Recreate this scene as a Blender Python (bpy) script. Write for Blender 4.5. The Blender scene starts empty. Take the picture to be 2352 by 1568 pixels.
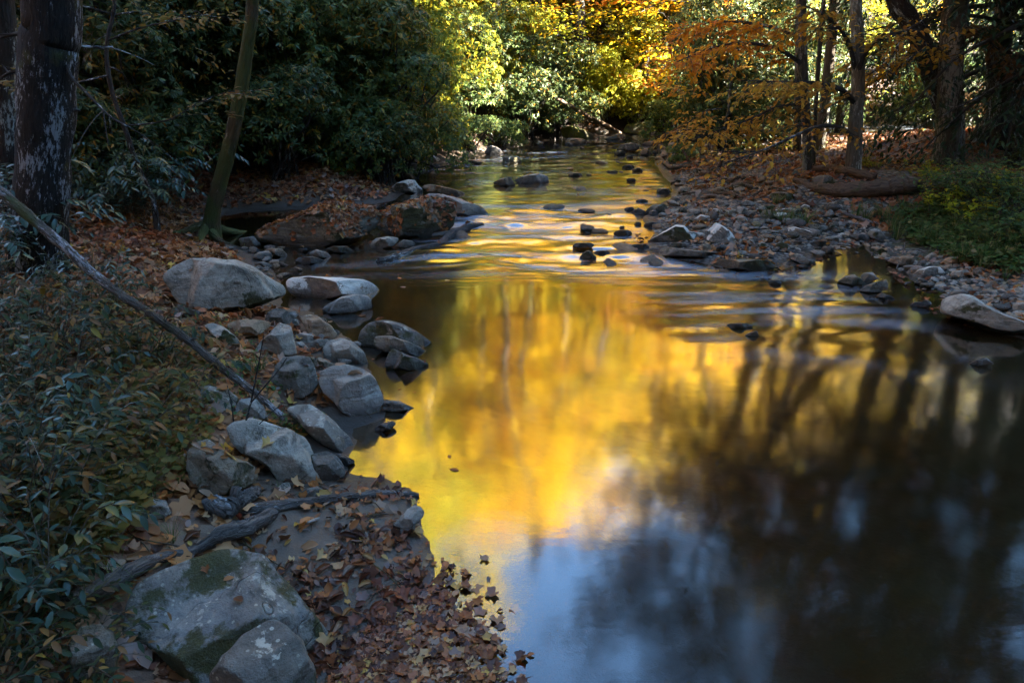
import bpy, math, random
import numpy as np
from mathutils import Vector
R = math.radians
rng = np.random.default_rng(7)
random.seed(7)
scene = bpy.context.scene
col = scene.collection

# ---------------------------------------------------------------- camera maths
# picture coordinates below are on a 2352 x 1568 grid; they are only used to find
# where things stand in the world (ray meets ground) and how big they are there.
F = 1568.0; PITCH = R(22.0); CAM = np.array([0.0, 0.0, 2.3])
FWD = np.array([0, math.cos(PITCH), -math.sin(PITCH)])
UPV = np.array([0, math.sin(PITCH), math.cos(PITCH)])
def ray(px, py):
    d = FWD + np.array([1.0, 0, 0]) * (px - 1176) / F + UPV * (784 - py) / F
    return d / np.linalg.norm(d)
def XY(px, Y, z=0.5):
    dep = Y * math.cos(PITCH) + (CAM[2] - z) * math.sin(PITCH)
    return (px - 1176) / F * dep, Y
def on_plane(px, py, Y):
    d = ray(px, py); return CAM + d * (Y / d[1])

# ---------------------------------------------------------------- noise
def _hash(ix, iy, iz, s):
    h = (ix * 374761393 + iy * 668265263 + iz * 2147483647 + s * 974711) & 0xffffffff
    h = ((h ^ (h >> 13)) * 1274126177) & 0xffffffff
    h = h ^ (h >> 16)
    return (h & 0xffff) / 65535.0
def noise(p, s=0):
    p = np.asarray(p, float); f = np.floor(p).astype(np.int64); t = p - f; t = t * t * (3 - 2 * t)
    r = 0
    for dx in (0, 1):
        wx = t[..., 0] if dx else 1 - t[..., 0]
        for dy in (0, 1):
            wy = t[..., 1] if dy else 1 - t[..., 1]
            for dz in (0, 1):
                wz = t[..., 2] if dz else 1 - t[..., 2]
                r = r + wx * wy * wz * _hash(f[..., 0] + dx, f[..., 1] + dy, f[..., 2] + dz, s)
    return r * 2 - 1
def fbm(p, s=0, o=4, g=0.5):
    p = np.asarray(p, float); r = 0; a = 1.0
    for k in range(o):
        r = r + a * noise(p * 2 ** k + 17.3 * k, s + k); a *= g
    return r
def n2(x, y, sc, s=0, o=3):
    x = np.asarray(x, float); y = np.asarray(y, float)
    return fbm(np.stack([x / sc, y / sc, np.zeros_like(x) + 0.37 * s], -1), s, o)
def ss(a, b, x):
    t = np.clip((np.asarray(x, float) - a) / (b - a), 0, 1); return t * t * (3 - 2 * t)

# ---------------------------------------------------------------- terrain
def WL(y):                                    # the water level steps up through the riffle
    y = np.asarray(y, float)
    return 0.15 * ss(7.9, 11.0, y) + 0.010 * np.maximum(0, y - 11)
def on_water(px, py):
    d = ray(px, py); z = 0.0
    for _ in range(25):
        t = (CAM[2] - z) / -d[2]; z = float(WL(d[1] * t))
    return d[0] * t, d[1] * t
LEFT_PX = [(740,1568),(775,1505),(800,1500),(880,1420),(985,1335),(992,1275),(965,1205),(957,1130),(880,1098),(800,1092),
    (790,1060),(815,1010),(800,985),(880,965),(895,930),(850,860),(825,790),(770,755),(720,715),(650,705),(640,640),(610,610),(575,575),
    (520,560),(495,530),(505,498),(570,487),(680,480),(800,478),(905,462),(935,440),(890,405),(930,392),(1010,376),(1090,362),
    (1160,340),(1225,325),(1320,318),(1440,309),(1520,306)]
RIGHT_PX = [(1640,312),(1600,324),(1530,345),(1505,378),(1530,410),(1548,440),(1520,470),(1480,500),(1500,530),(1480,575),(1560,595),
    (1650,612),(1790,618),(1870,598),(1905,568),(1935,552),(2030,558),(2045,590),(2075,628),(2110,655),(2190,668),
    (2160,700),(2240,752),(2352,782)]
Lp = [(0.9,-12.0),(0.6,-4.0),(0.1,0.2),(-0.45,1.4)] + [on_water(*p) for p in LEFT_PX]
Rp = [on_water(*p) for p in RIGHT_PX]
e = Lp[-1]; Lp += [(e[0]+3.0, e[1]+1.5), (e[0]+9.0, e[1]+3.5), (e[0]+20, e[1]+5)]
Rp = [(e[0]+20, e[1]+1.5), (e[0]+9.5, e[1]+0.3), (Rp[0][0]+1.5, Rp[0][1]-0.6)] + Rp + [(5.6,4.6),(6.6,2.5),(7.3,-2.0),(8.0,-12.0)]
Lp = np.array(Lp); Rp = np.array(Rp)
def seg_dist(P, poly):
    best = np.full(len(P), 1e9)
    for a, b in zip(poly[:-1], poly[1:]):
        ab = b - a; t = np.clip(((P - a) @ ab) / max(ab @ ab, 1e-9), 0, 1)
        q = a + t[:, None] * ab
        best = np.minimum(best, np.hypot(*(P - q).T))
    return best
WPOLY = np.vstack([Lp, Rp])
def inside(P, poly):
    c = np.zeros(len(P), bool); j = len(poly) - 1
    for i in range(len(poly)):
        yi, yj = poly[i, 1], poly[j, 1]
        m = ((yi > P[:, 1]) != (yj > P[:, 1]))
        xx = (poly[j, 0] - poly[i, 0]) * (P[:, 1] - yi) / ((yj - yi) if yj != yi else 1e-9) + poly[i, 0]
        c ^= m & (P[:, 0] < xx); j = i
    return c
BEACH = np.array(on_water(800, 1290)); PATHX = 9.3
def terrain(x, y, full=False):
    x = np.atleast_1d(np.asarray(x, float)); y = np.atleast_1d(np.asarray(y, float))
    sh = x.shape; x = x.ravel(); y = y.ravel()
    P = np.stack([x, y], 1)
    dl = seg_dist(P, Lp); dr = seg_dist(P, Rp); wet = inside(P, WPOLY)
    d = np.minimum(dl, dr); left = dl < dr
    d = d + 0.10 * n2(x, y, 0.5, 3, 2) * ss(0.0, 0.5, d)
    beach = np.exp(-(((x - BEACH[0]) / 0.75) ** 2 + ((y - BEACH[1] + 0.2) / 0.85) ** 2) ** 2)
    nz = 0.07 * n2(x, y, 1.6, 1) + 0.035 * n2(x, y, 0.4, 2)
    k = ss(0.0, 1.2, d)
    hl = 0.03 * ss(0, .3, d) + 0.34 * ss(0, 1.3, d) + 0.30 * ss(0.8, 3.6, d) + 0.42 * np.maximum(0, d - 5.0) ** 1.05 * ss(4, 9, d) * 0.9
    hl = hl * (1 - beach) + beach * 0.10 * d
    hill = 0.62 * np.maximum(0, y - 23.5 + 0.25 * np.minimum(x, 0)) * ss(9.0, 4.0, x)
    hl = np.where(y > 15, 0.03 * ss(0, .3, d) + 0.5 * ss(0, 1.0, d) + 0.25 * np.maximum(0, d - 1.5) , hl)
    hr = 0.02 * ss(0, .3, d) + 0.10 * ss(0, 1.5, d) + 0.22 * ss(1.0, 3.2, d) + 0.50 * ss(3.0, 7.0, d) + 0.1 * ss(7, 14, d)
    bankR = np.exp(-(((x - 6.8) / 1.9) ** 2 + ((y - 9.0) / 2.6) ** 2)) * 0.55
    hr = hr + bankR * ss(0.2, 1.6, d)
    land = np.where(left, hl, hr) + hill * (1 - 0.0) + nz * (0.25 + 0.75 * k) * k * (1 - 0.8 * beach)
    dep = 0.55 * ss(0, 2.0, d) + 0.05 * ss(0, 0.25, d) + 0.04 * n2(x, y, 0.5, 5)*ss(0,.6,d)
    shal = np.exp(-(((x - 0.05) / 0.62) ** 2 + ((y - 2.0) / 0.62) ** 2))
    dep = dep * (1 - 0.72 * ss(6.0, 8.5, y)) * (1 - 0.93 * shal) * (1 - 0.7 * beach)
    z = np.where(wet, -dep, land) + WL(y)
    z = z + 0.5 * np.maximum(0, y - 38) * ss(3, 7, x)
    # right ridge and rear slope, unseen, added to block light; left valley side
    rw = 1 - ss(SHADE_RIDGE[0], SHADE_RIDGE[1], y)
    z = z + rw * 1.25 * np.maximum(0, x - 17) * ss(17, 24, x) * ss(95, 60, x)
    z = z + 0.55 * np.maximum(0, -8 - y)
    z = z + 0.25 * np.maximum(0, -12 - x) * ss(22, 8, y)
    if full:
        return z.reshape(sh), d.reshape(sh), wet.reshape(sh), left.reshape(sh), beach.reshape(sh), shal.reshape(sh)
    return z.reshape(sh)
SHADE_RIDGE = (6.4, 10.2)
def Hs(x, y): return float(terrain([x], [y])[0])
_T = np.concatenate([np.arange(1.6, 12, 0.14), np.arange(12, 60, 0.4)])
def at(px, py, water=True):
    """the point where the sight line through a picture position meets the ground (or water)"""
    d = ray(px, py); P = CAM + d * _T[:, None]
    h = terrain(P[:, 0], P[:, 1])
    if water: h = np.maximum(h, WL(P[:, 1]))
    i = np.argmax(P[:, 2] <= h)
    if P[i, 2] > h[i]: i = len(_T) - 1
    if i > 0:
        P = CAM + d * np.linspace(_T[i-1], _T[i], 14)[:, None]; h = terrain(P[:, 0], P[:, 1])
        if water: h = np.maximum(h, WL(P[:, 1]))
        i = max(1, int(np.argmax(P[:, 2] <= h)))
        a = P[i-1, 2] - h[i-1]; b = P[i, 2] - h[i]; t = a / (a - b + 1e-9)
        p = P[i-1] + t * (P[i] - P[i-1])
    else: p = P[i]
    return p

# ---------------------------------------------------------------- mesh helpers
def mesh_from(name, V, faces, smooth=True):
    V = np.asarray(V, np.float32); me = bpy.data.meshes.new(name)
    faces = [np.asarray(f, np.int32) for f in faces if len(f)]
    me.vertices.add(len(V)); me.vertices.foreach_set("co", V.ravel())
    nl = sum(f.size for f in faces); npoly = sum(len(f) for f in faces)
    me.loops.add(nl); me.loops.foreach_set("vertex_index", np.concatenate([f.ravel() for f in faces]))
    me.polygons.add(npoly)
    st = []; o = 0
    for f in faces:
        k = f.shape[1]; st.append(o + np.arange(len(f)) * k); o += f.size
    me.polygons.foreach_set("loop_start", np.concatenate(st).astype(np.int32))
    me.update(calc_edges=True); me.validate()
    if smooth: me.polygons.foreach_set("use_smooth", np.ones(len(me.polygons), bool))
    return me
def link(name, me, mat=None, parent=None, loc=None):
    o = bpy.data.objects.new(name, me); col.objects.link(o)
    if mat is not None and len(me.materials) == 0: me.materials.append(mat)
    if parent is not None: o.parent = parent
    if loc is not None: o.location = loc
    return o
def tag(o, label=None, cat=None, group=None, kind=None):
    if label: o['label'] = label
    if cat: o['category'] = cat
    if group: o['group'] = group
    if kind: o['kind'] = kind
    return o
def empty(name, loc, label, cat, group=None):
    o = bpy.data.objects.new(name, None); col.objects.link(o); o.location = loc
    o.empty_display_size = 0.1
    return tag(o, label, cat, group)
class FL(list): co = None
class MB:
    def __init__(s): s.V = []; s.F = {}; s.n = 0; s.C = []; s.hasco = False
    def add(s, V, faces):
        c = getattr(faces, 'co', None); s.hasco |= c is not None
        s.C.append(np.asarray(V) if c is None else c)
        for f in faces:
            f = np.asarray(f)
            if f.size: s.F.setdefault(f.shape[1], []).append(f + s.n)
        s.V.append(np.asarray(V)); s.n += len(V)
    def mesh(s, name, smooth=True):
        me = mesh_from(name, np.vstack(s.V), [np.vstack(f) for f in s.F.values()], smooth)
        if s.hasco:      # bark coordinates that run along the stem
            a = me.attributes.new('bco', 'FLOAT_VECTOR', 'POINT'); a.data.foreach_set('vector', np.vstack(s.C).astype(np.float32).ravel())
        return me
def tube(P, rad, seg=8, lump=0.0, s=0, cap=True):
    P = np.asarray(P, float); rad = np.asarray(rad, float); n = len(P)
    T = np.gradient(P, axis=0); T /= np.linalg.norm(T, axis=1)[:, None] + 1e-9
    ref = np.array([0, 0, 1.0]) if abs(T[0, 2]) < 0.8 else np.array([0, 1.0, 0])
    A = np.cross(T, ref); A /= np.linalg.norm(A, axis=1)[:, None] + 1e-9
    B = np.cross(T, A)
    th = np.arange(seg) / seg * 2 * math.pi
    c, sn = np.cos(th), np.sin(th)
    D = A[:, None, :] * c[None, :, None] + B[:, None, :] * sn[None, :, None]
    rr = np.repeat(rad[:, None], seg, 1)
    if lump:
        q = P[:, None, :] + D * rr[..., None]
        sc = max(rad.mean(), 1e-4)
        rr = rr * (1 + lump * fbm(q / (sc * 1.6), s, 3))
    V = (P[:, None, :] + D * rr[..., None]).reshape(-1, 3)
    i = np.arange(n - 1)[:, None] * seg; j = np.arange(seg)[None, :]; k = (j + 1) % seg
    Fq = np.stack([i + j, i + k, i + seg + k, i + seg + j], -1).reshape(-1, 4)
    fs = FL([Fq]); ln = np.concatenate([[0], np.cumsum(np.linalg.norm(np.diff(P, axis=0), axis=1))])
    co = np.stack([rr * c, rr * sn, np.repeat(ln[:, None], seg, 1)], -1).reshape(-1, 3)
    if cap: co = np.vstack([co, [[0, 0, 0]], [[0, 0, ln[-1]]]])
    fs.co = co
    if cap:
        V = np.vstack([V, P[0:1], P[-1:]]); a = n * seg
        jj = np.arange(seg); kk = (jj + 1) % seg
        fs.append(np.vstack([np.stack([np.full(seg, a), kk, jj], 1), np.stack([np.full(seg, a + 1), (n-1)*seg + jj, (n-1)*seg + kk], 1)]))
    return V, fs
def smooth_path(P, n):
    P = np.asarray(P, float); m = len(P)
    t = np.linspace(0, m - 1, n); i = np.clip(t.astype(int), 0, m - 2); f = (t - i)[:, None]
    p0 = P[np.maximum(i - 1, 0)]; p1 = P[i]; p2 = P[i + 1]; p3 = P[np.minimum(i + 2, m - 1)]
    return 0.5 * ((2*p1) + (p2 - p0)*f + (2*p0 - 5*p1 + 4*p2 - p3)*f**2 + (3*p1 - p0 - 3*p2 + p3)*f**3)

# ---------------------------------------------------------------- leaves
def T_oval(w=0.27, fold=0.12, curl=0.15, pet=0.12):
    ys = [0, 0.12, 0.42, 0.75, 1.0]; ws = [0.0, w*0.55, w, w*0.66, 0.0]
    V = []; 
    for y, ww in zip(ys, ws):
        z = -curl * y * y
        V += [(-ww, y, z + fold * (ww / w)), (0, y, z), (ww, y, z + fold * (ww / w))]
    Fq = []
    for i in range(4):
        a = 3 * i
        Fq += [(a, a+1, a+4, a+3), (a+1, a+2, a+5, a+4)]
    return np.array(V, float), [np.array(Fq)]
def T_quad(w=0.3, fold=0.08):
    V = np.array([(0,0,0),(-w,0.5,fold),(0,1,-0.06),(w,0.5,fold)], float)
    return V, [np.array([(0,3,2),(0,2,1)])]
def T_long(w=0.16, fold=0.05, droop=0.18):
    V = np.array([(0,0,0),(-w,0.45,fold-droop*.2),(0,1,-droop),(w,0.45,fold-droop*.2),(0,.5,-droop*.25)], float)
    return V, [np.array([(0,3,4),(4,3,2),(0,4,1),(4,2,1)])]
def T_maple(curl=0.25, seed=0):
    a = np.radians([-90, -55, -28, -8, 22, 50, 72, 90, 108, 130, 158, 188, 208, 235])
    r = np.array([0.12, 0.36, 0.46, 0.36, 0.56, 0.42, 0.44, 0.66, 0.44, 0.42, 0.56, 0.36, 0.46, 0.36])
    g = np.random.default_rng(seed)
    z = curl * (r ** 2) * g.uniform(-0.6, 1.6, len(r)) + curl * 1.2 * np.abs(r * np.cos(a))
    V = np.vstack([[(0, 0.3, 0)], np.stack([r * np.cos(a), 0.3 + r * np.sin(a), z], 1)])
    n = len(a); j = np.arange(n)
    return V, [np.stack([np.zeros(n, int), 1 + j, 1 + (j + 1) % n], 1)]
def T_roll(w=0.24):
    ys = np.linspace(0, 1, 4); th = np.linspace(-1.9, 1.9, 5); V = []
    for y in ys:
        ww = w * math.sin(math.pi * (0.12 + 0.76 * y))
        for t in th: V.append((ww * math.sin(t), y, ww * (1 - math.cos(t)) + 0.1 * math.sin(3 * y)))
    Fq = [(5*i+j, 5*i+j+1, 5*i+j+6, 5*i+j+5) for i in range(3) for j in range(4)]
    return np.array(V), [np.array(Fq)]
def basis(N, yaw):
    N = N / (np.linalg.norm(N, axis=1)[:, None] + 1e-9)
    ref = np.stack([np.cos(yaw), np.sin(yaw), np.zeros_like(yaw)], 1)
    Y = ref - N * (ref * N).sum(1)[:, None]; Y /= np.linalg.norm(Y, axis=1)[:, None] + 1e-9
    X = np.cross(Y, N)
    return np.stack([X, Y, N], 1)             # rows are the axes
def basis_dir(Y, N):
    Y = Y / (np.linalg.norm(Y, axis=1)[:, None] + 1e-9)
    N = N - Y * (N * Y).sum(1)[:, None]; N /= np.linalg.norm(N, axis=1)[:, None] + 1e-9
    return np.stack([np.cross(Y, N), Y, N], 1)
def put(mb, tmpl, P, B, size):
    V, fs = tmpl; n = len(P)
    if n == 0: return
    W = np.einsum('kj,njl->nkl', V, B) * np.asarray(size)[:, None, None] + P[:, None, :]
    off = (np.arange(n) * len(V))[:, None, None]
    mb.add(W.reshape(-1, 3), [(f[None] + off).reshape(-1, f.shape[1]) for f in fs])
def rvec(n, s=1.0, g=rng): return g.normal(0, s, (n, 3))
EXPO = 5.28

# ---------------------------------------------------------------- materials
def newmat(name):
    m = bpy.data.materials.new(name); m.use_nodes = True; nt = m.node_tree; nt.nodes.clear()
    out = nt.nodes.new('ShaderNodeOutputMaterial'); return m, nt, out
def N(nt, t, **kw):
    n = nt.nodes.new(t)
    for k, v in kw.items():
        if k.startswith('i_'):
            key = k[2:].replace('_', ' ')
            n.inputs[key].default_value = v
        else: setattr(n, k, v)
    return n
def L(nt, a, b): nt.links.new(a, b)
def ramp(nt, src, stops, interp='LINEAR'):
    r = nt.nodes.new('ShaderNodeValToRGB'); cr = r.color_ramp; cr.interpolation = interp
    while len(cr.elements) > 1: cr.elements.remove(cr.elements[-1])
    for i, (p, c) in enumerate(stops):
        e_ = cr.elements[0] if i == 0 else cr.elements.new(p)
        e_.position = p
        c = (c, c, c) if not hasattr(c, '__len__') else c
        e_.color = (*c, 1)
    L(nt, src, r.inputs[0]); return r.outputs[0]
def mixc(nt, f, a, b, mode='MIX'):
    m = nt.nodes.new('ShaderNodeMix'); m.data_type = 'RGBA'; m.blend_type = mode
    for s, v in ((m.inputs[0], f), (m.inputs[6], a), (m.inputs[7], b)):
        if hasattr(v, 'is_output'): L(nt, v, s)
        elif hasattr(v, '__len__'): s.default_value = (*v, 1)
        else: s.default_value = v
    return m.outputs[2]
def math_(nt, op, a, b=0.0, clamp=False):
    m = nt.nodes.new('ShaderNodeMath'); m.operation = op; m.use_clamp = clamp
    for s, v in ((m.inputs[0], a), (m.inputs[1], b)):
        if hasattr(v, 'is_output'): L(nt, v, s)
        else: s.default_value = v
    return m.outputs[0]
def coord(nt, out='Object', scale=None, rnd=True):
    t = N(nt, 'ShaderNodeTexCoord').outputs[out]
    if rnd:
        oi = N(nt, 'ShaderNodeObjectInfo').outputs['Random']
        v = N(nt, 'ShaderNodeVectorMath', operation='ADD'); L(nt, t, v.inputs[0])
        sc_ = math_(nt, 'MULTIPLY', oi, 37.0); L(nt, sc_, v.inputs[1]); t = v.outputs[0]
    if scale:
        v = N(nt, 'ShaderNodeVectorMath', operation='MULTIPLY'); L(nt, t, v.inputs[0]); v.inputs[1].default_value = scale; t = v.outputs[0]
    return t
def tnoise(nt, vec, scale, detail=4, rough=0.55, dist=0.0):
    n = N(nt, 'ShaderNodeTexNoise'); L(nt, vec, n.inputs['Vector'])
    n.inputs['Scale'].default_value = scale; n.inputs['Detail'].default_value = detail
    n.inputs['Roughness'].default_value = rough; n.inputs['Distortion'].default_value = dist
    return n.outputs['Fac']
def bump(nt, h, strength, dist):
    b = N(nt, 'ShaderNodeBump'); L(nt, h, b.inputs['Height'])
    b.inputs['Strength'].default_value = strength; b.inputs['Distance'].default_value = dist
    return b.outputs[0]
def principled(nt, out, c, rough=0.8, normal=None, spec=0.3):
    p = N(nt, 'ShaderNodeBsdfPrincipled')
    if hasattr(c, 'is_output'): L(nt, c, p.inputs['Base Color'])
    else: p.inputs['Base Color'].default_value = (*c, 1)
    if hasattr(rough, 'is_output'): L(nt, rough, p.inputs['Roughness'])
    else: p.inputs['Roughness'].default_value = rough
    p.inputs['Specular IOR Level'].default_value = spec
    if normal is not None: L(nt, normal, p.inputs['Normal'])
    L(nt, p.outputs[0], out.inputs[0]); return p
def leaf_mat(name, stops, trans=0.45, rough=0.5, spec=0.4, tcol=1.35, objvar=0.0):
    m, nt, out = newmat(name)
    r = N(nt, 'ShaderNodeNewGeometry').outputs['Random Per Island']
    c = ramp(nt, r, stops)
    # clump-sized drift of hue through the crown
    tc = N(nt, 'ShaderNodeTexCoord').outputs['Object']
    nn = tnoise(nt, tc, 0.9, 2)
    h = N(nt, 'ShaderNodeHueSaturation'); L(nt, c, h.inputs['Color'])
    L(nt, math_(nt, 'ADD', math_(nt, 'MULTIPLY', nn, 0.06), 0.47), h.inputs['Hue'])
    L(nt, math_(nt, 'ADD', math_(nt, 'MULTIPLY', nn, 0.9), 0.55), h.inputs['Value'])
    c = h.outputs[0]
    p = N(nt, 'ShaderNodeBsdfPrincipled'); L(nt, c, p.inputs['Base Color'])
    p.inputs['Roughness'].default_value = rough; p.inputs['Specular IOR Level'].default_value = spec * 0.38
    t = N(nt, 'ShaderNodeBsdfTranslucent'); 
    g = N(nt, 'ShaderNodeGamma'); L(nt, c, g.inputs[0]); g.inputs[1].default_value = 1.0 / tcol
    L(nt, g.outputs[0], t.inputs[0])
    mx = N(nt, 'ShaderNodeMixShader'); mx.inputs[0].default_value = trans
    L(nt, p.outputs[0], mx.inputs[1]); L(nt, t.outputs[0], mx.inputs[2]); L(nt, mx.outputs[0], out.inputs[0])
    return m
def bark_mat(name, c0, c1, lichen=0.0, lc=(0.36,0.40,0.38), moss=0.0, sc=1.0):
    m, nt, out = newmat(name)
    bco = N(nt, 'ShaderNodeAttribute', attribute_name='bco').outputs['Vector']
    def cc(s3):
        oi = N(nt, 'ShaderNodeObjectInfo').outputs['Random']; q = N(nt, 'ShaderNodeVectorMath', operation='MULTIPLY_ADD'); L(nt, bco, q.inputs[0]); q.inputs[1].default_value = s3
        L(nt, math_(nt, 'MULTIPLY', oi, 37.0), q.inputs[2]); return q.outputs[0]
    v = cc((9*sc, 9*sc, 1.6*sc)); v2 = cc((1, 1, 1))
    a = tnoise(nt, v, 3.0, 5, 0.65, 0.6)
    c = mixc(nt, ramp(nt, a, [(0.32, 0.0), (0.66, 1.0)]), c0, c1)
    if moss:
        c = mixc(nt, ramp(nt, tnoise(nt, v2, 2.2, 4), [(0.62 - moss*.3, 0.0), (0.72 - moss*.3, 1.0)]), c, (0.055, 0.065, 0.018))
    if lichen:
        lv = cc((9*sc, 9*sc, 2.6*sc))
        n_ = tnoise(nt, lv, 3.0, 8, 0.78)
        n2_ = tnoise(nt, cc((3.2*sc, 3.2*sc, 1.0*sc)), 0.8, 2)
        s_ = math_(nt, 'ADD', math_(nt, 'MULTIPLY', n_, 0.65), math_(nt, 'MULTIPLY', n2_, 0.45))
        c = mixc(nt, ramp(nt, s_, [(0.66 - lichen*.16, 0.0), (0.69 - lichen*.16, 1.0)]), c, lc)
    b = bump(nt, a, 1.0, 0.06)
    principled(nt, out, c, 0.85, b, 0.2); return m
def rock_mat(name, c0, c1, lichen=0.3, moss=0.3, cap=0.0, wet=0.10, strat=0.0):
    m, nt, out = newmat(name)
    v = coord(nt); geo = N(nt, 'ShaderNodeNewGeometry')
    sep = N(nt, 'ShaderNodeSeparateXYZ'); L(nt, geo.outputs['Normal'], sep.inputs[0]); nz = sep.outputs[2]
    pos = N(nt, 'ShaderNodeSeparateXYZ'); L(nt, geo.outputs['Position'], pos.inputs[0])
    a = tnoise(nt, v, 3.2, 6, 0.62, 0.3); b_ = tnoise(nt, v, 16, 5, 0.7); f = tnoise(nt, v, 60, 3, 0.6)
    mix1 = math_(nt, 'ADD', math_(nt, 'MULTIPLY', a, 0.6), math_(nt, 'MULTIPLY', b_, 0.4))
    c = mixc(nt, ramp(nt, mix1, [(0.36, 0.0), (0.62, 1.0)]), c0, c1)
    # rusty / tan staining
    st = tnoise(nt, v, 1.5, 3)
    c = mixc(nt, math_(nt, 'MULTIPLY', ramp(nt, st, [(0.52, 0.0), (0.72, 1.0)]), 0.4), c, (0.20, 0.15, 0.09))
    # dark algae streaks and pits
    dk = tnoise(nt, v, 5.5, 6, 0.75, 0.8)
    c = mixc(nt, math_(nt, 'MULTIPLY', ramp(nt, dk, [(0.54, 0.0), (0.64, 1.0)]), 0.75), c, (0.03, 0.03, 0.026))
    if lichen or cap:
        up = ramp(nt, nz, [(0.15, 0.0), (0.75, 1.0)])
        lv = tnoise(nt, v, 9.0, 7, 0.72); big = tnoise(nt, v, 2.0, 2)
        s_ = math_(nt, 'ADD', math_(nt, 'ADD', math_(nt, 'MULTIPLY', lv, 0.7), math_(nt, 'MULTIPLY', big, 0.35)), math_(nt, 'MULTIPLY', up, 0.10 + cap * 0.25))
        th = 0.76 - 0.14 * lichen - 0.06 * cap
        c = mixc(nt, ramp(nt, s_, [(th, 0.0), (th + 0.025, 1.0)]), c, (0.42, 0.47, 0.51) if cap else (0.25, 0.275, 0.28))
        vo = N(nt, 'ShaderNodeTexVoronoi'); L(nt, v, vo.inputs['Vector']); vo.inputs['Scale'].default_value = 26
        sp = math_(nt, 'MULTIPLY', ramp(nt, vo.outputs['Distance'], [(0.16, 1.0), (0.22, 0.0)]), ramp(nt, big, [(0.45, 0.0), (0.6, 1.0)]))
        c = mixc(nt, math_(nt, 'MULTIPLY', sp, 0.8), c, (0.28, 0.31, 0.31))
    if moss:
        mv = tnoise(nt, v, 2.4, 6, 0.7)
        mv = math_(nt, 'ADD', mv, math_(nt, 'MULTIPLY', nz, -0.10))
        th = 0.62 - 0.20 * moss
        mm = ramp(nt, mv, [(th, 0.0), (th + 0.05, 1.0)])
        mc = mixc(nt, b_, (0.016, 0.017, 0.007), (0.045, 0.05, 0.014))
        c = mixc(nt, mm, c, mc)
    rough = 0.82
    if wet:
        # a dark wet tide band just above the water line
        rel = N(nt, 'ShaderNodeAttribute', attribute_name='above'); h = math_(nt, 'ADD', rel.outputs['Fac'], math_(nt, 'MULTIPLY', a, -0.05))
        w = ramp(nt, h, [(0.0, 1.0), (wet, 0.0)])
        c = mixc(nt, w, c, mixc(nt, 0.72, c, (0.012, 0.012, 0.012)))
        rough = math_(nt, 'SUBTRACT', 0.82, math_(nt, 'MULTIPLY', w, 0.5))
    hh = math_(nt, 'ADD', math_(nt, 'MULTIPLY', a, 1.0), math_(nt, 'ADD', math_(nt, 'MULTIPLY', b_, 0.35), math_(nt, 'MULTIPLY', f, 0.10)))
    if strat:
        sv = coord(nt, 'Object', (1.5, 3.0, 14.0)); hh = math_(nt, 'ADD', hh, math_(nt, 'MULTIPLY', tnoise(nt, sv, 1.6, 4, 0.6, 0.5), strat))
    c = mixc(nt, 1.0, c, (1.28, 1.06, 0.80), 'MULTIPLY')
    wv = N(nt, 'ShaderNodeVectorMath', operation='MULTIPLY_ADD'); wn = N(nt, 'ShaderNodeTexNoise'); L(nt, v, wn.inputs['Vector']); wn.inputs['Scale'].default_value = 4.0
    L(nt, wn.outputs['Color'], wv.inputs[0]); wv.inputs[1].default_value = (.5, .5, .5); L(nt, v, wv.inputs[2])
    ck = N(nt, 'ShaderNodeTexVoronoi', feature='DISTANCE_TO_EDGE'); L(nt, wv.outputs[0], ck.inputs['Vector']); ck.inputs['Scale'].default_value = 1.7
    crk = math_(nt, 'MULTIPLY', ramp(nt, ck.outputs['Distance'], [(0.0, 1.0), (0.009, 0.0)]), ramp(nt, st, [(.50, 0.0), (.60, 1.0)]))
    c = mixc(nt, math_(nt, 'MULTIPLY', crk, .45), c, (0.015, 0.014, 0.012)); hh = math_(nt, 'SUBTRACT', hh, math_(nt, 'MULTIPLY', crk, .25))
    bd = tnoise(nt, coord(nt, 'Object', (1.2, 2.0, 13.0)), 1.4, 4, .6, .4); hh = math_(nt, 'ADD', hh, math_(nt, 'MULTIPLY', bd, .35))
    c = mixc(nt, math_(nt, 'MULTIPLY', ramp(nt, bd, [(.46, 0.0), (.6, 1.0)]), .22), c, (0.05, 0.05, 0.052))
    gr_ = tnoise(nt, v, 160, 2, .6); hh = math_(nt, 'ADD', hh, math_(nt, 'MULTIPLY', gr_, .05))
    c = mixc(nt, math_(nt, 'MULTIPLY', ramp(nt, gr_, [(.45, 0.0), (.62, 1.0)]), .05), c, (0.4, 0.4, 0.38))
    nrm = bump(nt, hh, 1.0, 0.045)
    principled(nt, out, c, rough, nrm, 0.2); return m

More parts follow.
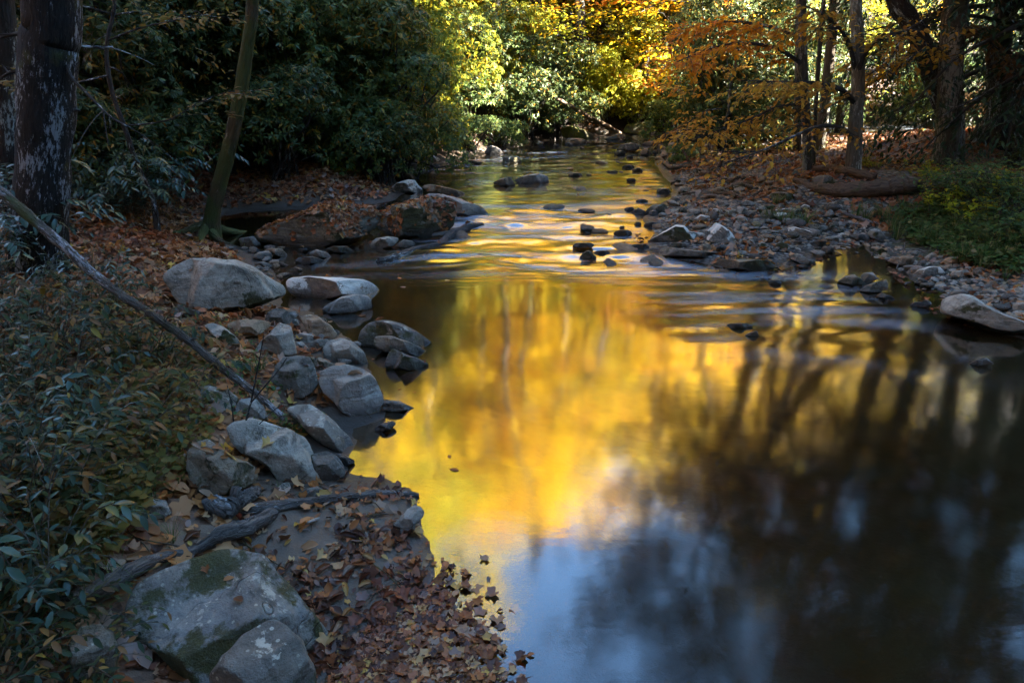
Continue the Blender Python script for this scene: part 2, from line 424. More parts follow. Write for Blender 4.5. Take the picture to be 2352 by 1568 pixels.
G0 = (0.095, 0.105, 0.115); G1 = (0.235, 0.245, 0.25)
ROCK = {
 'g': rock_mat('rock_grey', G0, G1, 0.45, 0.25),
 'l': rock_mat('rock_lichen', (0.10,0.11,0.115), (0.27,0.28,0.28), 0.75, 0.25),
 'c': rock_mat('rock_clean', (0.12,0.13,0.145), (0.24,0.25,0.265), 0.2, 0.0),
 'd': rock_mat('rock_dark', (0.045,0.048,0.05), (0.12,0.12,0.12), 0.35, 0.5),
 'f': rock_mat('rock_foreground', (0.070,0.082,0.098), (0.155,0.178,0.205), 0.22, 0.95),
 'm': rock_mat('rock_mossy', (0.05,0.05,0.045), (0.14,0.14,0.13), 0.3, 0.85),
 'w': rock_mat('rock_white_cap', (0.09,0.095,0.10), (0.20,0.20,0.20), 0.55, 0.45, cap=0.9, wet=0.10),
 'b': rock_mat('rock_brown', (0.11,0.085,0.065), (0.23,0.19,0.15), 0.2, 0.1),
 's': rock_mat('rock_strata', (0.055,0.06,0.055), (0.17,0.18,0.175), 0.5, 0.6, strat=.6),
 'k': rock_mat('rock_wet', (0.035,0.038,0.045), (0.085,0.088,0.095), 0.05, 0.25, wet=0.2),
 'y': rock_mat('rock_moss_bright', (0.08,0.08,0.05), (0.2,0.19,0.12), 0.3, 0.0),
}
# sunny mossy ledges at the far bend
def ledge_mat():
    m, nt, out = newmat('rock_ledge_moss'); v = coord(nt)
    a = tnoise(nt, v, 2.5, 5); b_ = tnoise(nt, v, 12, 5)
    c = mixc(nt, ramp(nt, a, [(0.42, 0.0), (0.56, 1.0)]), (0.10, 0.09, 0.06), (0.13, 0.14, 0.022))
    c = mixc(nt, ramp(nt, b_, [(0.5, 0.0), (0.75, 1.0)]), c, (0.20, 0.18, 0.06))
    principled(nt, out, c, 0.9, bump(nt, math_(nt, 'ADD', a, math_(nt, 'MULTIPLY', b_, .4)), 0.9, 0.06)); return m
ROCK['e'] = ledge_mat()

BARK = {
 'dark': bark_mat('bark_dark', (0.018,0.016,0.014), (0.06,0.052,0.045), 0.25),
 'lichen': bark_mat('bark_white_lichen', (0.007,0.007,0.007), (0.024,0.023,0.022), 0.36, (0.27,0.31,0.34), 0.15, 1.6),
 'brown': bark_mat('bark_brown', (0.045,0.034,0.022), (0.13,0.10,0.07), 0.35, (0.22,0.21,0.17), 0.35),
 'mossy': bark_mat('bark_mossy_brown', (0.028,0.024,0.012), (0.085,0.068,0.035), 0.2, (0.2,0.2,0.15), 0.75),
 'grey': bark_mat('bark_grey', (0.03,0.026,0.021), (0.10,0.085,0.065), 0.45, (0.27,0.25,0.20), 0.2),
 'pale': bark_mat('bark_pale', (0.05,0.042,0.03), (0.17,0.145,0.10), 0.4, (0.36,0.34,0.27)),
}
WOOD = {
 'pole': bark_mat('wood_mossy_pole', (0.035,0.030,0.024), (0.11,0.095,0.075), 0.45, (0.30,0.30,0.30), 0.3, 2.0),
 'grey': bark_mat('wood_weathered', (0.035,0.030,0.025), (0.175,0.155,0.135), 0.22, (0.30,0.30,0.29), 0.0, 2.0),
 'brown': bark_mat('wood_rotting', (0.04,0.026,0.017), (0.15,0.10,0.062), 0.0, moss=0.15, sc=1.5),
 'wet': bark_mat('wood_wet', (0.022,0.019,0.017), (0.10,0.092,0.085), 0.2, sc=2.0),
}
LM = {
 'litter': leaf_mat('leaf_fallen', [(0.0,(0.06,0.022,0.010)),(0.25,(0.17,0.060,0.020)),(0.5,(0.30,0.105,0.030)),(0.68,(0.23,0.11,0.055)),(0.8,(0.36,0.19,0.09)),(0.9,(0.20,0.15,0.13)),(0.97,(0.36,0.21,0.03)),(1.0,(0.22,0.03,0.02))], 0.12, 0.5, 0.35),
 'damp': leaf_mat('leaf_damp', [(0.0,(0.025,0.010,0.006)),(0.3,(0.075,0.027,0.013)),(0.55,(0.17,0.060,0.024)),(0.7,(0.27,0.095,0.032)),(0.8,(0.13,0.095,0.08)),(0.9,(0.30,0.17,0.085)),(0.97,(0.34,0.20,0.04)),(1.0,(0.16,0.02,0.018))], 0.1, 0.38, 0.5),
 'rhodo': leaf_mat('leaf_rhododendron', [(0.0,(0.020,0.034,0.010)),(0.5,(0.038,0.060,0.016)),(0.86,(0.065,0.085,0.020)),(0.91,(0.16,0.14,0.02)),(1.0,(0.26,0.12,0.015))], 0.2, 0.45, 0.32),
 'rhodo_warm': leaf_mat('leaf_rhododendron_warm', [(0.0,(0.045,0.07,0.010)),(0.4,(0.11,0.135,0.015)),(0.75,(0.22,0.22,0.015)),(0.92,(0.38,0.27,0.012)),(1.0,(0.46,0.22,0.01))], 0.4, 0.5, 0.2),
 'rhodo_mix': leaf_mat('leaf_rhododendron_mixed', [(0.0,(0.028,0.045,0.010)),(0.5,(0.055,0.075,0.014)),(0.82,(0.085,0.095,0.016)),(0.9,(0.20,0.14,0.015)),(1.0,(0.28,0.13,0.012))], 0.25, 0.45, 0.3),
 'dog': leaf_mat('leaf_doghobble', [(0.0,(0.008,0.014,0.005)),(0.4,(0.018,0.030,0.010)),(0.72,(0.034,0.045,0.012)),(0.8,(0.08,0.04,0.014)),(0.9,(0.16,0.075,0.02)),(1.0,(0.15,0.10,0.012))], 0.12, 0.45, 0.35),
 'teal': leaf_mat('leaf_teal', [(0.0,(0.020,0.042,0.030)),(0.7,(0.038,0.072,0.048)),(1.0,(0.07,0.085,0.03))], 0.15, 0.3, 0.6),
 'seed': leaf_mat('leaf_yellow_seedling', [(0.0,(0.035,0.04,0.008)),(0.4,(0.11,0.08,0.014)),(0.8,(0.17,0.09,0.025)),(1.0,(0.04,0.06,0.014))], 0.35, 0.5, 0.3),
 'green': leaf_mat('leaf_green', [(0.0,(0.03,0.06,0.018)),(0.6,(0.06,0.10,0.025)),(0.9,(0.11,0.13,0.02)),(1.0,(0.20,0.16,0.02))], 0.35, 0.45, 0.4),
 'ygreen': leaf_mat('leaf_yellow_green', [(0.0,(0.12,0.16,0.012)),(0.5,(0.27,0.27,0.015)),(1.0,(0.42,0.34,0.015))], 0.5, 0.5, 0.3),
 'yellow': leaf_mat('leaf_yellow', [(0.0,(0.40,0.30,0.006)),(0.5,(0.62,0.42,0.006)),(1.0,(0.70,0.42,0.006))], 0.5, 0.5, 0.3),
 'gold': leaf_mat('leaf_gold', [(0.0,(0.42,0.22,0.006)),(0.5,(0.64,0.34,0.005)),(1.0,(0.68,0.42,0.006))], 0.5, 0.5, 0.3),
 'orange': leaf_mat('leaf_orange', [(0.0,(0.34,0.10,0.010)),(0.5,(0.55,0.17,0.008)),(1.0,(0.62,0.26,0.010))], 0.5, 0.5, 0.3),
 'beech': leaf_mat('leaf_beech', [(0.0,(0.22,0.10,0.02)),(0.6,(0.40,0.20,0.02)),(1.0,(0.50,0.28,0.025))], 0.45, 0.5, 0.3),
 'brownleaf': leaf_mat('leaf_brown', [(0.0,(0.05,0.028,0.014)),(0.6,(0.11,0.055,0.022)),(1.0,(0.16,0.09,0.03))], 0.3, 0.6, 0.2),
 'hemlock': leaf_mat('leaf_hemlock', [(0.0,(0.012,0.026,0.012)),(0.7,(0.022,0.042,0.018)),(1.0,(0.035,0.055,0.02))], 0.15, 0.5, 0.3),
 'grass': leaf_mat('leaf_grass', [(0.0,(0.03,0.06,0.014)),(0.6,(0.06,0.105,0.022)),(0.9,(0.13,0.13,0.04)),(1.0,(0.24,0.18,0.08))], 0.35, 0.45, 0.4),
}
def ground_mat():
    m, nt, out = newmat('ground_soil'); v = coord(nt, 'Object', rnd=False)
    def att(n): return N(nt, 'ShaderNodeAttribute', attribute_name=n).outputs['Fac']
    a = tnoise(nt, v, 1.3, 5); f = tnoise(nt, v, 18, 6, 0.7); g = tnoise(nt, v, 90, 3)
    soil = mixc(nt, f, (0.022,0.016,0.011), (0.085,0.058,0.036))
    vo = N(nt, 'ShaderNodeTexVoronoi'); L(nt, v, vo.inputs['Vector']); vo.inputs['Scale'].default_value = 24
    sepc = N(nt, 'ShaderNodeSeparateColor'); L(nt, vo.outputs['Color'], sepc.inputs[0])
    lit = ramp(nt, sepc.outputs[0], [(0.0,(0.05,0.024,0.014)),(0.4,(0.15,0.062,0.028)),(0.7,(0.24,0.105,0.045)),(0.9,(0.19,0.12,0.075)),(1.0,(0.29,0.17,0.06))])
    c = mixc(nt, math_(nt, 'MULTIPLY', att('litter'), 0.85), soil, lit)
    sand = mixc(nt, f, (0.075,0.054,0.038), (0.165,0.122,0.085)); sand = mixc(nt, math_(nt,'MULTIPLY',ramp(nt, a, [(0.4,0.0),(0.7,1.0)]),.4), sand, (0.055,0.042,0.032))
    c = mixc(nt, att('sand'), c, sand)
    peb = N(nt, 'ShaderNodeTexVoronoi'); L(nt, v, peb.inputs['Vector']); peb.inputs['Scale'].default_value = 17
    sp2 = N(nt, 'ShaderNodeSeparateColor'); L(nt, peb.outputs['Color'], sp2.inputs[0])
    pc = ramp(nt, sp2.outputs[1], [(0.0,(0.05,0.045,0.042)),(0.5,(0.12,0.115,0.11)),(0.8,(0.15,0.13,0.10)),(1.0,(0.22,0.21,0.20))])
    pc = mixc(nt, ramp(nt, peb.outputs['Distance'], [(0.35, 0.0), (0.6, 1.0)]), pc, (0.02,0.016,0.012))
    c = mixc(nt, math_(nt,'MULTIPLY',att('gravel'),.8), c, pc)
    bed = mixc(nt, a, (0.006,0.004,0.002), (0.022,0.014,0.005)); bed = mixc(nt, math_(nt,'MULTIPLY',ramp(nt, f, [(0.5,0.0),(0.65,1.0)]),.5), bed, (0.02,0.015,0.008))
    c = mixc(nt, att('bed'), c, bed)
    c = mixc(nt, att('dimmed_floor'), c, mixc(nt, f, (0.006,0.003,0.001), (0.022,0.009,0.003)))  # far forest floor coloured darker to offset the strong sun on it
    gr = mixc(nt, f, (0.02,0.026,0.009), (0.065,0.07,0.022))
    c = mixc(nt, math_(nt,'MULTIPLY', att('green'), ramp(nt, tnoise(nt, v, 3.0, 4), [(0.4,0.0),(0.6,1.0)])), c, gr)
    hh = math_(nt, 'ADD', math_(nt, 'MULTIPLY', f, 0.8), math_(nt, 'ADD', math_(nt, 'MULTIPLY', g, 0.25), math_(nt, 'MULTIPLY', math_(nt,'MULTIPLY',peb.outputs['Distance'], att('gravel')), -1.2)))
    rough = math_(nt, 'SUBTRACT', 0.9, math_(nt, 'MULTIPLY', att('wet'), 0.45))
    c = mixc(nt, math_(nt,'MULTIPLY',att('wet'),.75), c, mixc(nt, 0.6, c, (0.01,0.01,0.01)))
    principled(nt, out, c, rough, bump(nt, hh, 0.7, 0.02), 0.35); return m
def water_mat():
    m, nt, out = newmat('stream_water')
    v = coord(nt, 'Object', rnd=False)
    fo = N(nt, 'ShaderNodeAttribute', attribute_name='foam').outputs['Fac']
    rap = N(nt, 'ShaderNodeAttribute', attribute_name='rapid').outputs['Fac']
    lw = N(nt, 'ShaderNodeLayerWeight'); lw.inputs[0].default_value = 0.5
    fr = math_(nt, 'ADD', math_(nt, 'MULTIPLY', math_(nt, 'POWER', lw.outputs['Facing'], 2.35), 0.97), 0.022, True)
    gl = N(nt, 'ShaderNodeBsdfGlossy'); gl.distribution = 'GGX'
    gl.inputs['Color'].default_value = (1, 1, 1, 1)
    rg = math_(nt, 'ADD', 0.085, math_(nt, 'MULTIPLY', rap, 0.07)); L(nt, rg, gl.inputs['Roughness'])
    rip = tnoise(nt, coord(nt, 'Object', (1.0, 2.6, 1.0), rnd=False), 6.0, 2)
    b = bump(nt, rip, 0.02, 0.02); L(nt, b, gl.inputs['Normal'])
    tr = N(nt, 'ShaderNodeBsdfTransparent'); tr.inputs[0].default_value = (0.62, 0.50, 0.30, 1)
    mx = N(nt, 'ShaderNodeMixShader'); L(nt, fr, mx.inputs[0])
    L(nt, tr.outputs[0], mx.inputs[1]); L(nt, gl.outputs[0], mx.inputs[2])
    df = N(nt, 'ShaderNodeBsdfDiffuse'); df.inputs[0].default_value = (0.42, 0.48, 0.55, 1)
    m2 = N(nt, 'ShaderNodeMixShader'); L(nt, fo, m2.inputs[0]); L(nt, mx.outputs[0], m2.inputs[1]); L(nt, df.outputs[0], m2.inputs[2])
    L(nt, m2.outputs[0], out.inputs[0]); return m
WATER_IOR = 3.0

# ---------------------------------------------------------------- ground sheet
def axis(segs):
    out = []
    for a, b, st in segs: out.append(np.arange(a, b, st))
    return np.concatenate(out)
gx = axis([(-90,-30,6),(-30,-12,1.5),(-12,-6,.3),(-6,6,.06),(6,12,.12),(12,20,.4),(20,40,1.5),(40,110.1,6)])
gy = axis([(-80,-12,6),(-12,0,1.0),(0,1.2,.2),(1.2,6,.05),(6,14,.08),(14,26,.2),(26,50,.8),(50,150.1,8)])
GX, GY = np.meshgrid(gx, gy)
gz, gd, gwet, gleft, gbeach, gshal = terrain(GX, GY, True)
nxg = len(gx); ii = np.arange(len(gy) - 1)[:, None] * nxg; jj = np.arange(nxg - 1)[None]
GF = np.stack([ii + jj, ii + jj + 1, ii + jj + nxg + 1, ii + jj + nxg], -1).reshape(-1, 4)
gm = mesh_from('ground', np.stack([GX, GY, gz], -1).reshape(-1, 3), [GF])
def fattr(me, name, v):
    a = me.attributes.new(name, 'FLOAT', 'POINT'); a.data.foreach_set('value', np.asarray(v, np.float32).ravel())
dry = np.where(gwet, 0, gd)
bar = (~gleft) & (~gwet); barf = bar * ss(4.2, 2.6, gd + 0.5 * n2(GX, GY, 1.2, 8)) * ss(4, 6, GY) * ss(22, 19, GY)
green = np.where(bar, np.exp(-(((GX - 6.2) / 1.6) ** 2 + ((GY - 8.6) / 2.2) ** 2)), 0) + np.where((~gleft) & (~gwet), 0.5 * ss(2.5, 4, gd) * ss(9, 6, gd), 0)
green = green + np.where(gleft & (~gwet) & (GY < 5), 0.7 * ss(0.8, 1.6, gd), 0)
fattr(gm, 'sand', np.where(gwet, 0, np.clip(gbeach * 1.3, 0, 1)))
fattr(gm, 'gravel', barf)
fattr(gm, 'bed', np.where(gwet, ss(0.0, 0.15, gd), 0))
fattr(gm, 'litter', np.where(gwet, 0, ss(0.2, 0.9, gd)) * (1 - 0.6 * barf))
fattr(gm, 'dimmed_floor', np.where(gwet, 0, ss(17, 20, GY + .25 * np.maximum(GX, 0) * 0)))
fattr(gm, 'green', np.clip(green, 0, 1))
fattr(gm, 'wet', np.where(gwet, 1, ss(0.3, 0.0, gd)))
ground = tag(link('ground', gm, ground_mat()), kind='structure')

# ---------------------------------------------------------------- the leaf-strewn path on the right bank
pc = [at(2060, 392, False)[:2], at(2030, 360, False)[:2], at(2008, 330, False)[:2], at(1998, 305, False)[:2], at(1996, 290, False)[:2]]
pc = smooth_path([(a, b, 0) for a, b in pc] + [(*XY(1998, 27, 1.0), 0), (*XY(2002, 32, 1.2), 0)], 60)
tg = np.gradient(pc, axis=0); tg /= np.linalg.norm(tg, axis=1)[:, None]; pn = np.stack([tg[:, 1], -tg[:, 0], 0 * tg[:, 0]], 1)
us = np.linspace(-1, 1, 9); hw = 1.15 + .12 * n2(pc[:, 1], 0 * pc[:, 1], 1.5, 90)
PV = pc[:, None, :] + pn[:, None, :] * (us[None, :] * hw[:, None])[..., None]
PV[..., 2] = terrain(PV[..., 0], PV[..., 1]) + .012 - .03 * np.abs(us)[None] ** 6
ii = np.arange(59)[:, None] * 9; jj = np.arange(8)[None]
pm = mesh_from('path', PV.reshape(-1, 3), [np.stack([ii + jj, ii + jj + 1, ii + jj + 10, ii + jj + 9], -1).reshape(-1, 4)])
def path_mat():
    m, nt, out = newmat('path_dirt'); v = coord(nt, 'Object', rnd=False)
    a = tnoise(nt, v, 2.0, 5); f = tnoise(nt, v, 22, 5, .7)
    c = mixc(nt, f, (0.05,0.030,0.024), (0.13,0.078,0.062)); c = mixc(nt, math_(nt, 'MULTIPLY', ramp(nt, a, [(.4, 0.0), (.65, 1.0)]), .5), c, (0.055,0.04,0.034))
    principled(nt, out, c, .95, bump(nt, f, .6, .02)); return m
tag(link('path', pm, path_mat()), kind='structure')

# ---------------------------------------------------------------- water
wx = axis([(-9,-4.5,.15),(-4.5,4.5,.045),(4.5,9,.1),(9,26,.6)])
wy = axis([(-12,1.0,.8),(1.0,6.4,.09),(6.4,12.2,.036),(12.2,24,.07),(24,30,.4)])
WX, WY = np.meshgrid(wx, wy)
P3 = np.stack([WX, WY], -1).reshape(-1, 2)
wd = np.minimum(seg_dist(P3, Lp), seg_dist(P3, Rp)).reshape(WX.shape)
rap = ss(7.3, 8.3, WY + 0.35 * n2(WX, WY, 1.3, 31)) * ss(12.6, 10.4, WY) * np.exp(-((WX - 0.35 - 0.12*(WY-8)) / 2.3) ** 4)
rap2 = 0.55 * ss(11.0, 13.0, WY)
side = 0.22 * ss(0.9, 2.0, WX) * ss(4.3, 3.3, WX) * ss(5.0, 6.2, WY + .25 * (WX - 2)) * ss(8.4, 7.4, WY)
A = np.clip(rap + rap2 + side, 0, 1)
q = np.stack([WX / 0.55, WY / 0.21, 0 * WX], -1)
warp = 0.5 * fbm(np.stack([WX / 1.6, WY / 1.6, 0 * WX + 4], -1), 60, 2)
q[..., 1] += warp; q[..., 0] += warp
wav = fbm(q, 40, 3, 0.42)
wav2 = fbm(np.stack([WX / 0.5 + warp, WY / 0.16 + warp * 2, 0 * WX], -1), 45, 2, 0.5)
front = np.exp(-((WY - 7.75 - 0.22 * n2(WX, WY*0+1, 0.8, 33, 2)) / 0.22) ** 2) * ss(-2.0, -1.2, WX) * ss(2.6, 1.8, WX)
fine = front * 0.006 * np.sin(WY * 55 + 3 * warp + 2.0 * n2(WX, WY, .5, 35, 2))
slick = 0.0016 * fbm(np.stack([WX / 1.1, WY / 0.5, 0 * WX], -1), 50, 2)
WZ = WL(WY) + A * (0.027 * wav + 0.008 * wav2 + 0.020 * n2(WX, WY, .9, 61, 2)) * ss(0, 0.3, wd) + fine + slick
wf = GF
nxw = len(wx); ii = np.arange(len(wy) - 1)[:, None] * nxw; jj = np.arange(nxw - 1)[None]
wf = np.stack([ii + jj, ii + jj + 1, ii + jj + nxw + 1, ii + jj + nxw], -1).reshape(-1, 4)
keep = inside(P3, WPOLY).reshape(WX.shape) | (wd < 0.9)
kk = keep.ravel()[wf].any(1); wf = wf[kk]
wm = mesh_from('water', np.stack([WX, WY, WZ], -1).reshape(-1, 3), [wf])
st1 = fbm(np.stack([WX / 0.9 + warp, WY / 0.17 + 1.5 * warp, 0 * WX], -1), 71, 4, .6); st2 = n2(WX, WY, 1.5, 73, 2)
fo = np.clip(0.26 + 0.45 * np.exp(-((WX - .3) / 1.3) ** 2 - ((WY - 9.6) / 1.5) ** 2) + 0.95 * st1 + 0.5 * st2, 0, 1) * np.clip(rap, 0, 1) * 0.42 + np.clip(st1 - 0.25 + 0.4 * st2, 0, 1) * rap2 * 0.4 + np.clip(st1 * 1.3 + .25, 0, 1) * side * 1.0
fattr(wm, 'foam', np.clip(fo * ss(0, .25, wd), 0, 0.5)); fattr(wm, 'rapid', A)
water = tag(link('water', wm, water_mat()), kind='structure')

# ---------------------------------------------------------------- rocks
SURF = []          # (verts, tri faces) of rocks and logs, to strew leaves on
def rock(poly, label, mat='g', depth=0.75, name='rock', cat='rock', origin=None, off=0.22, group=None, amp=0.035, tops=0.55, rough=1.0, sd=None, fine=None):
    pts = np.array(poly, float)
    if origin is not None: pts = np.array(origin[:2]) + pts * origin[2]
    s = len(bpy.data.objects) * 13 + 5 if sd is None else sd
    g = np.random.default_rng(s)
    cx, cy = (pts.min(0) + pts.max(0)) / 2
    w = np.ptp(pts[:, 0]); h = np.ptp(pts[:, 1])
    # front foot of the stone on the ground or water
    low = pts[:, 1].max(); xlow = pts[pts[:, 1] > low - 0.15 * h - 1][:, 0].mean()
    foot = at(xlow, min(low, 1690) - 0.04 * h); W = w / F * np.linalg.norm(foot - CAM)
    dist = np.linalg.norm(foot - CAM) + off * W * depth
    wd_ = ray(cx, cy); 
    c = CAM + wd_ * (dist * (ray(xlow, low) @ FWD) / (wd_ @ FWD))
    depth_cam = (c - CAM) @ FWD
    u = np.cross(wd_, [0, 0, 1.0]); u /= np.linalg.norm(u); vv = np.cross(u, wd_)
    # outline as metres in the plane through c, radius per angle
    D = []
    for px, py in pts:
        r_ = ray(px, py); t = depth_cam / (r_ @ FWD); q = CAM + r_ * t - c
        D.append((q @ u, q @ vv))
    D = np.array(D)
    big = w > 60 if fine is None else fine
    ns, nr = (110, 40) if w > 130 else (80, 26) if big else ((40, 11) if w > 30 else (26, 7))
    th = np.arange(ns) / ns * 2 * math.pi
    rad = np.zeros(ns)
    for a, b in zip(D, np.roll(D, -1, 0)):
        for k in range(ns):
            dx, dy = math.cos(th[k]), math.sin(th[k])
            ex, ey = b[0] - a[0], b[1] - a[1]; den = dx * ey - dy * ex
            if abs(den) < 1e-12: continue
            t = (a[0] * ey - a[1] * ex) / den; m = (a[0] * dy - a[1] * dx) / den
            if t > 0 and -1e-6 <= m <= 1 + 1e-6: rad[k] = max(rad[k], t)
    rad = np.where(rad <= 0, np.median(rad[rad > 0]), rad)
    rad = (np.roll(rad, 1) + 6 * rad + np.roll(rad, -1)) / 8
    mean = math.sqrt(max(w * h, 1)) / F * dist / 2
    Dp = max(mean, 0.35 * W) * depth * 1.25
    # front relief: the lower of a dome and a few flat faces, so that ridges and a lit top show
    upn = np.array([u[2], vv[2]])
    planes = []
    toward = -wd_
    def pl(n, k):
        n = np.array(n, float); n /= np.linalg.norm(n)
        na, nb, nc = n @ u, n @ vv, n @ toward
        if nc < 0.12: return
        planes.append((na, nb, nc, k))
    rr = g.uniform
    pl((rr(-.3,.3), rr(-.35,.1), 1.0), tops + rr(-.05,.1))
    pl((rr(-.6,.6), -1.0, rr(-.25,.2)), 0.46 + rr(-.08,.1))
    pl((-1, rr(-1.2,-.2), rr(0,.7)), 0.60 + rr(-.1,.1)); pl((1, rr(-1.2,-.2), rr(0,.7)), 0.60 + rr(-.1,.1))
    pl((rr(-1,1), rr(-1,-.3), rr(.2,1)), 0.60); pl((rr(-1,1), rr(-.4,.4), rr(.4,1)), 0.62)
    t_ = np.linspace(0, 1, nr + 1)[1:] * math.pi / 2
    rho = np.sin(t_)
    Rg, Tg = np.meshgrid(rho, np.arange(ns), indexing='ij')
    a = Rg * rad[Tg] * np.cos(th[Tg]); b = Rg * rad[Tg] * np.sin(th[Tg])
    dome = Dp * np.sqrt(np.clip(1 - Rg ** 2.4, 0, 1))
    front = dome.copy()
    ext = max(W, h / F * dist) / 2
    for na, nb, nc, k in planes:
        lim = (k * (ext * 0.55 + Dp * 0.45) * 1.0 - na * a - nb * b) / nc
        kk_ = Dp * 0.035
        hgt = np.clip(0.5 + 0.5 * (lim - front) / kk_, 0, 1)
        front = lim * (1 - hgt) + front * hgt - kk_ * hgt * (1 - hgt)
    front = np.minimum(np.maximum(front, 0.18 * dome), dome)
    back = -Dp * 0.9 * np.sqrt(np.clip(1 - Rg ** 2, 0, 1))
    Vf = a[..., None] * u + b[..., None] * vv + front[..., None] * toward
    Vb = a[..., None] * u + b[..., None] * vv + back[..., None] * toward
    f0 = min(Dp, min([(k * (ext*.55 + Dp*.45)) / nc for na, nb, nc, k in planes] + [Dp]))
    V = np.vstack([[f0 * toward], Vf.reshape(-1, 3), [-Dp * 0.9 * toward], Vb[:-1].reshape(-1, 3)])
    nb0 = 1 + nr * ns; k = np.arange(ns); k1 = (k + 1) % ns
    tri = [np.stack([0 * k, 1 + k, 1 + k1], 1), np.stack([0 * k + nb0, nb0 + 1 + k1, nb0 + 1 + k], 1)]
    quad = []
    for i in range(nr - 1):
        A_ = 1 + i * ns; quad.append(np.stack([A_ + k, A_ + ns + k, A_ + ns + k1, A_ + k1], 1))
    for i in range(nr - 2):
        A_ = nb0 + 1 + i * ns; quad.append(np.stack([A_ + k, A_ + k1, A_ + ns + k1, A_ + ns + k], 1))
    A_ = nb0 + 1 + (nr - 2) * ns; B_ = 1 + (nr - 1) * ns
    quad.append(np.stack([A_ + k, A_ + k1, B_ + k1, B_ + k], 1))
    # lumps, facets and pits
    nrm = V / (np.linalg.norm(V, axis=1)[:, None] + 1e-9)
    L0 = max(mean, 1e-3)
    dn = fbm(V / (L0 * 1.0) + s, s % 997, 3) * amp + (np.abs(fbm(V / (L0 * 0.5) + s, s % 991, 4, .55)) - 0.3) * -amp * 0.8 * rough
    V = V + nrm * (dn * L0 * 1.4)[:, None]
    me = mesh_from(name, V, [np.vstack(tri), np.vstack(quad)])
    Wv = V + c
    base = Hs(c[0], c[1]); wl = float(WL(c[1]))
    wetrock = terrain([foot[0]], [foot[1]])[0] < wl + 0.03
    fattr(me, 'above', (Wv[:, 2] - wl) if wetrock else np.full(len(V), 1.0))
    o = link(name, me, ROCK[mat], loc=c); tag(o, label, cat, group)
    q_ = np.vstack(quad); SURF.append((Wv, np.vstack([q_[:, :3], q_[:, [0, 2, 3]]]), o, W))
    return o
def box(x0, y0, x1, y1, kind='r', s=0):
    g = np.random.default_rng(int(x0 * 3 + y0 * 7 + s)); w = x1 - x0; h = y1 - y0; r = g.uniform
    if kind == 'f': P = [(0,.75),(.06,.4),(.2+r(-.05,.1),.1),(.5,0),(.8+r(-.1,.05),.08),(.97,.45),(1,.75),(.8,1),(.2,1)]
    elif kind == 'p':
        k = r(.35,.65); P = [(0,.85),(.12,.5),(k-.15,.12),(k,0),(k+.14,.14),(.88,.55),(1,.85),(.8,1),(.2,1)]
    elif kind == 'a':
        k = r(.2,.4); P = [(0,.7),(.08,.3),(k,.02),(.75,.0),(.95,.3),(1,.75),(.82,1),(.25,1)]
    else: P = [(0,.65),(.07,.3),(.28,.05),(.55,0),(.82,.1),(.96,.4),(1,.7),(.85,.97),(.15,.97)]
    return [(x0 + w * (a + r(-.03,.03)), y0 + h * (b if b in (0, 1) else b + r(-.04,.04))) for a, b in P]

C2 = (551.25, 1016.75, .35165); C6 = (428.75, 551.25, .39065); C1 = (551.25, 0, .39065); C3 = (1102.5, 0, .39065)
CG = (1408.75, 306.25, .28646); CR = (1653.75, 459.4, .29688); CF = (857.5, 0, .33854)
# ---- left bank, from the camera outwards
rock([(288,1400),(310,1350),(360,1312),(430,1280),(500,1252),(560,1243),(612,1258),(650,1300),(685,1340),(712,1380),(737,1410),(757,1440),(778,1470),(772,1500),(740,1520),(735,1620),(520,1680),(400,1620),(320,1530),(283,1460)],
     'largest foreground boulder, flat grey lichen-spotted top and mossy black left side', 'f', .6, 'boulder', 'boulder', tops=.42, sd=11, amp=.03, off=.75)
rock([(478,1550),(510,1500),(560,1455),(600,1430),(625,1419),(660,1435),(700,1465),(716,1500),(733,1540),(735,1610),(640,1680),(500,1660)],
     'dark peaked boulder in front of the largest boulder at the bottom edge', 'd', .8, 'boulder', 'boulder', sd=21, off=-.35)
rock([(165,1560),(160,1480),(185,1440),(230,1432),(262,1450),(275,1490),(262,1545),(220,1580)], 'mossy dark rock under the leafy stems in the bottom left corner', 'm')
rock([(235,1110),(280,1070),(380,1052),(500,1075),(600,1105),(690,1150),(720,1200),(750,1300),(785,1380),(780,1440),(650,1455),(540,1420),(480,1340),(400,1290),(330,1260),(270,1200)],
     'broad boulder with pale top and black mossy front behind the bare twigs', 'l', .75, 'boulder', 'boulder', C6, tops=.45, sd=34)
rock([(0,905),(60,865),(130,847),(200,860),(260,890),(310,930),(285,1000),(240,1030),(150,990),(60,985),(5,960)], 'blue-grey rounded rock half buried in ferny plants left of the pole tip', 'g', origin=C6)
rock([(278,1000),(310,940),(380,925),(440,945),(470,1010),(490,1065),(380,1060),(290,1068)], 'grey block wedged under the low end of the mossy pole', 'g', origin=C6)
rock([(5,1240),(60,1185),(130,1170),(200,1230),(280,1280),(350,1300),(400,1340),(430,1400),(380,1450),(250,1490),(120,1510),(30,1460),(0,1350)],
     'leaf-strewn mossy boulder with dark overhang above the forked driftwood', 'm', origin=C6, name='boulder', cat='boulder')
rock([(585,985),(650,965),(730,970),(800,1020),(880,1080),(960,1150),(995,1210),(985,1270),(900,1260),(800,1200),(740,1150),(650,1060),(600,1020)],
     'long smooth grey boulder sloping to the water between two larger ones', 'g', origin=C6, name='boulder', cat='boulder', sd=5)
rock([(730,1260),(830,1238),(890,1270),(930,1330),(930,1390),(860,1425),(780,1420),(740,1340)], 'rounded boulder with moss on its crown at the head of the sandy beach', 'd', origin=C6)
rock([(870,1250),(940,1265),(992,1300),(930,1335),(890,1290)], 'thin wet ledge touching the water beside the moss-crowned boulder', 'k', origin=C6)
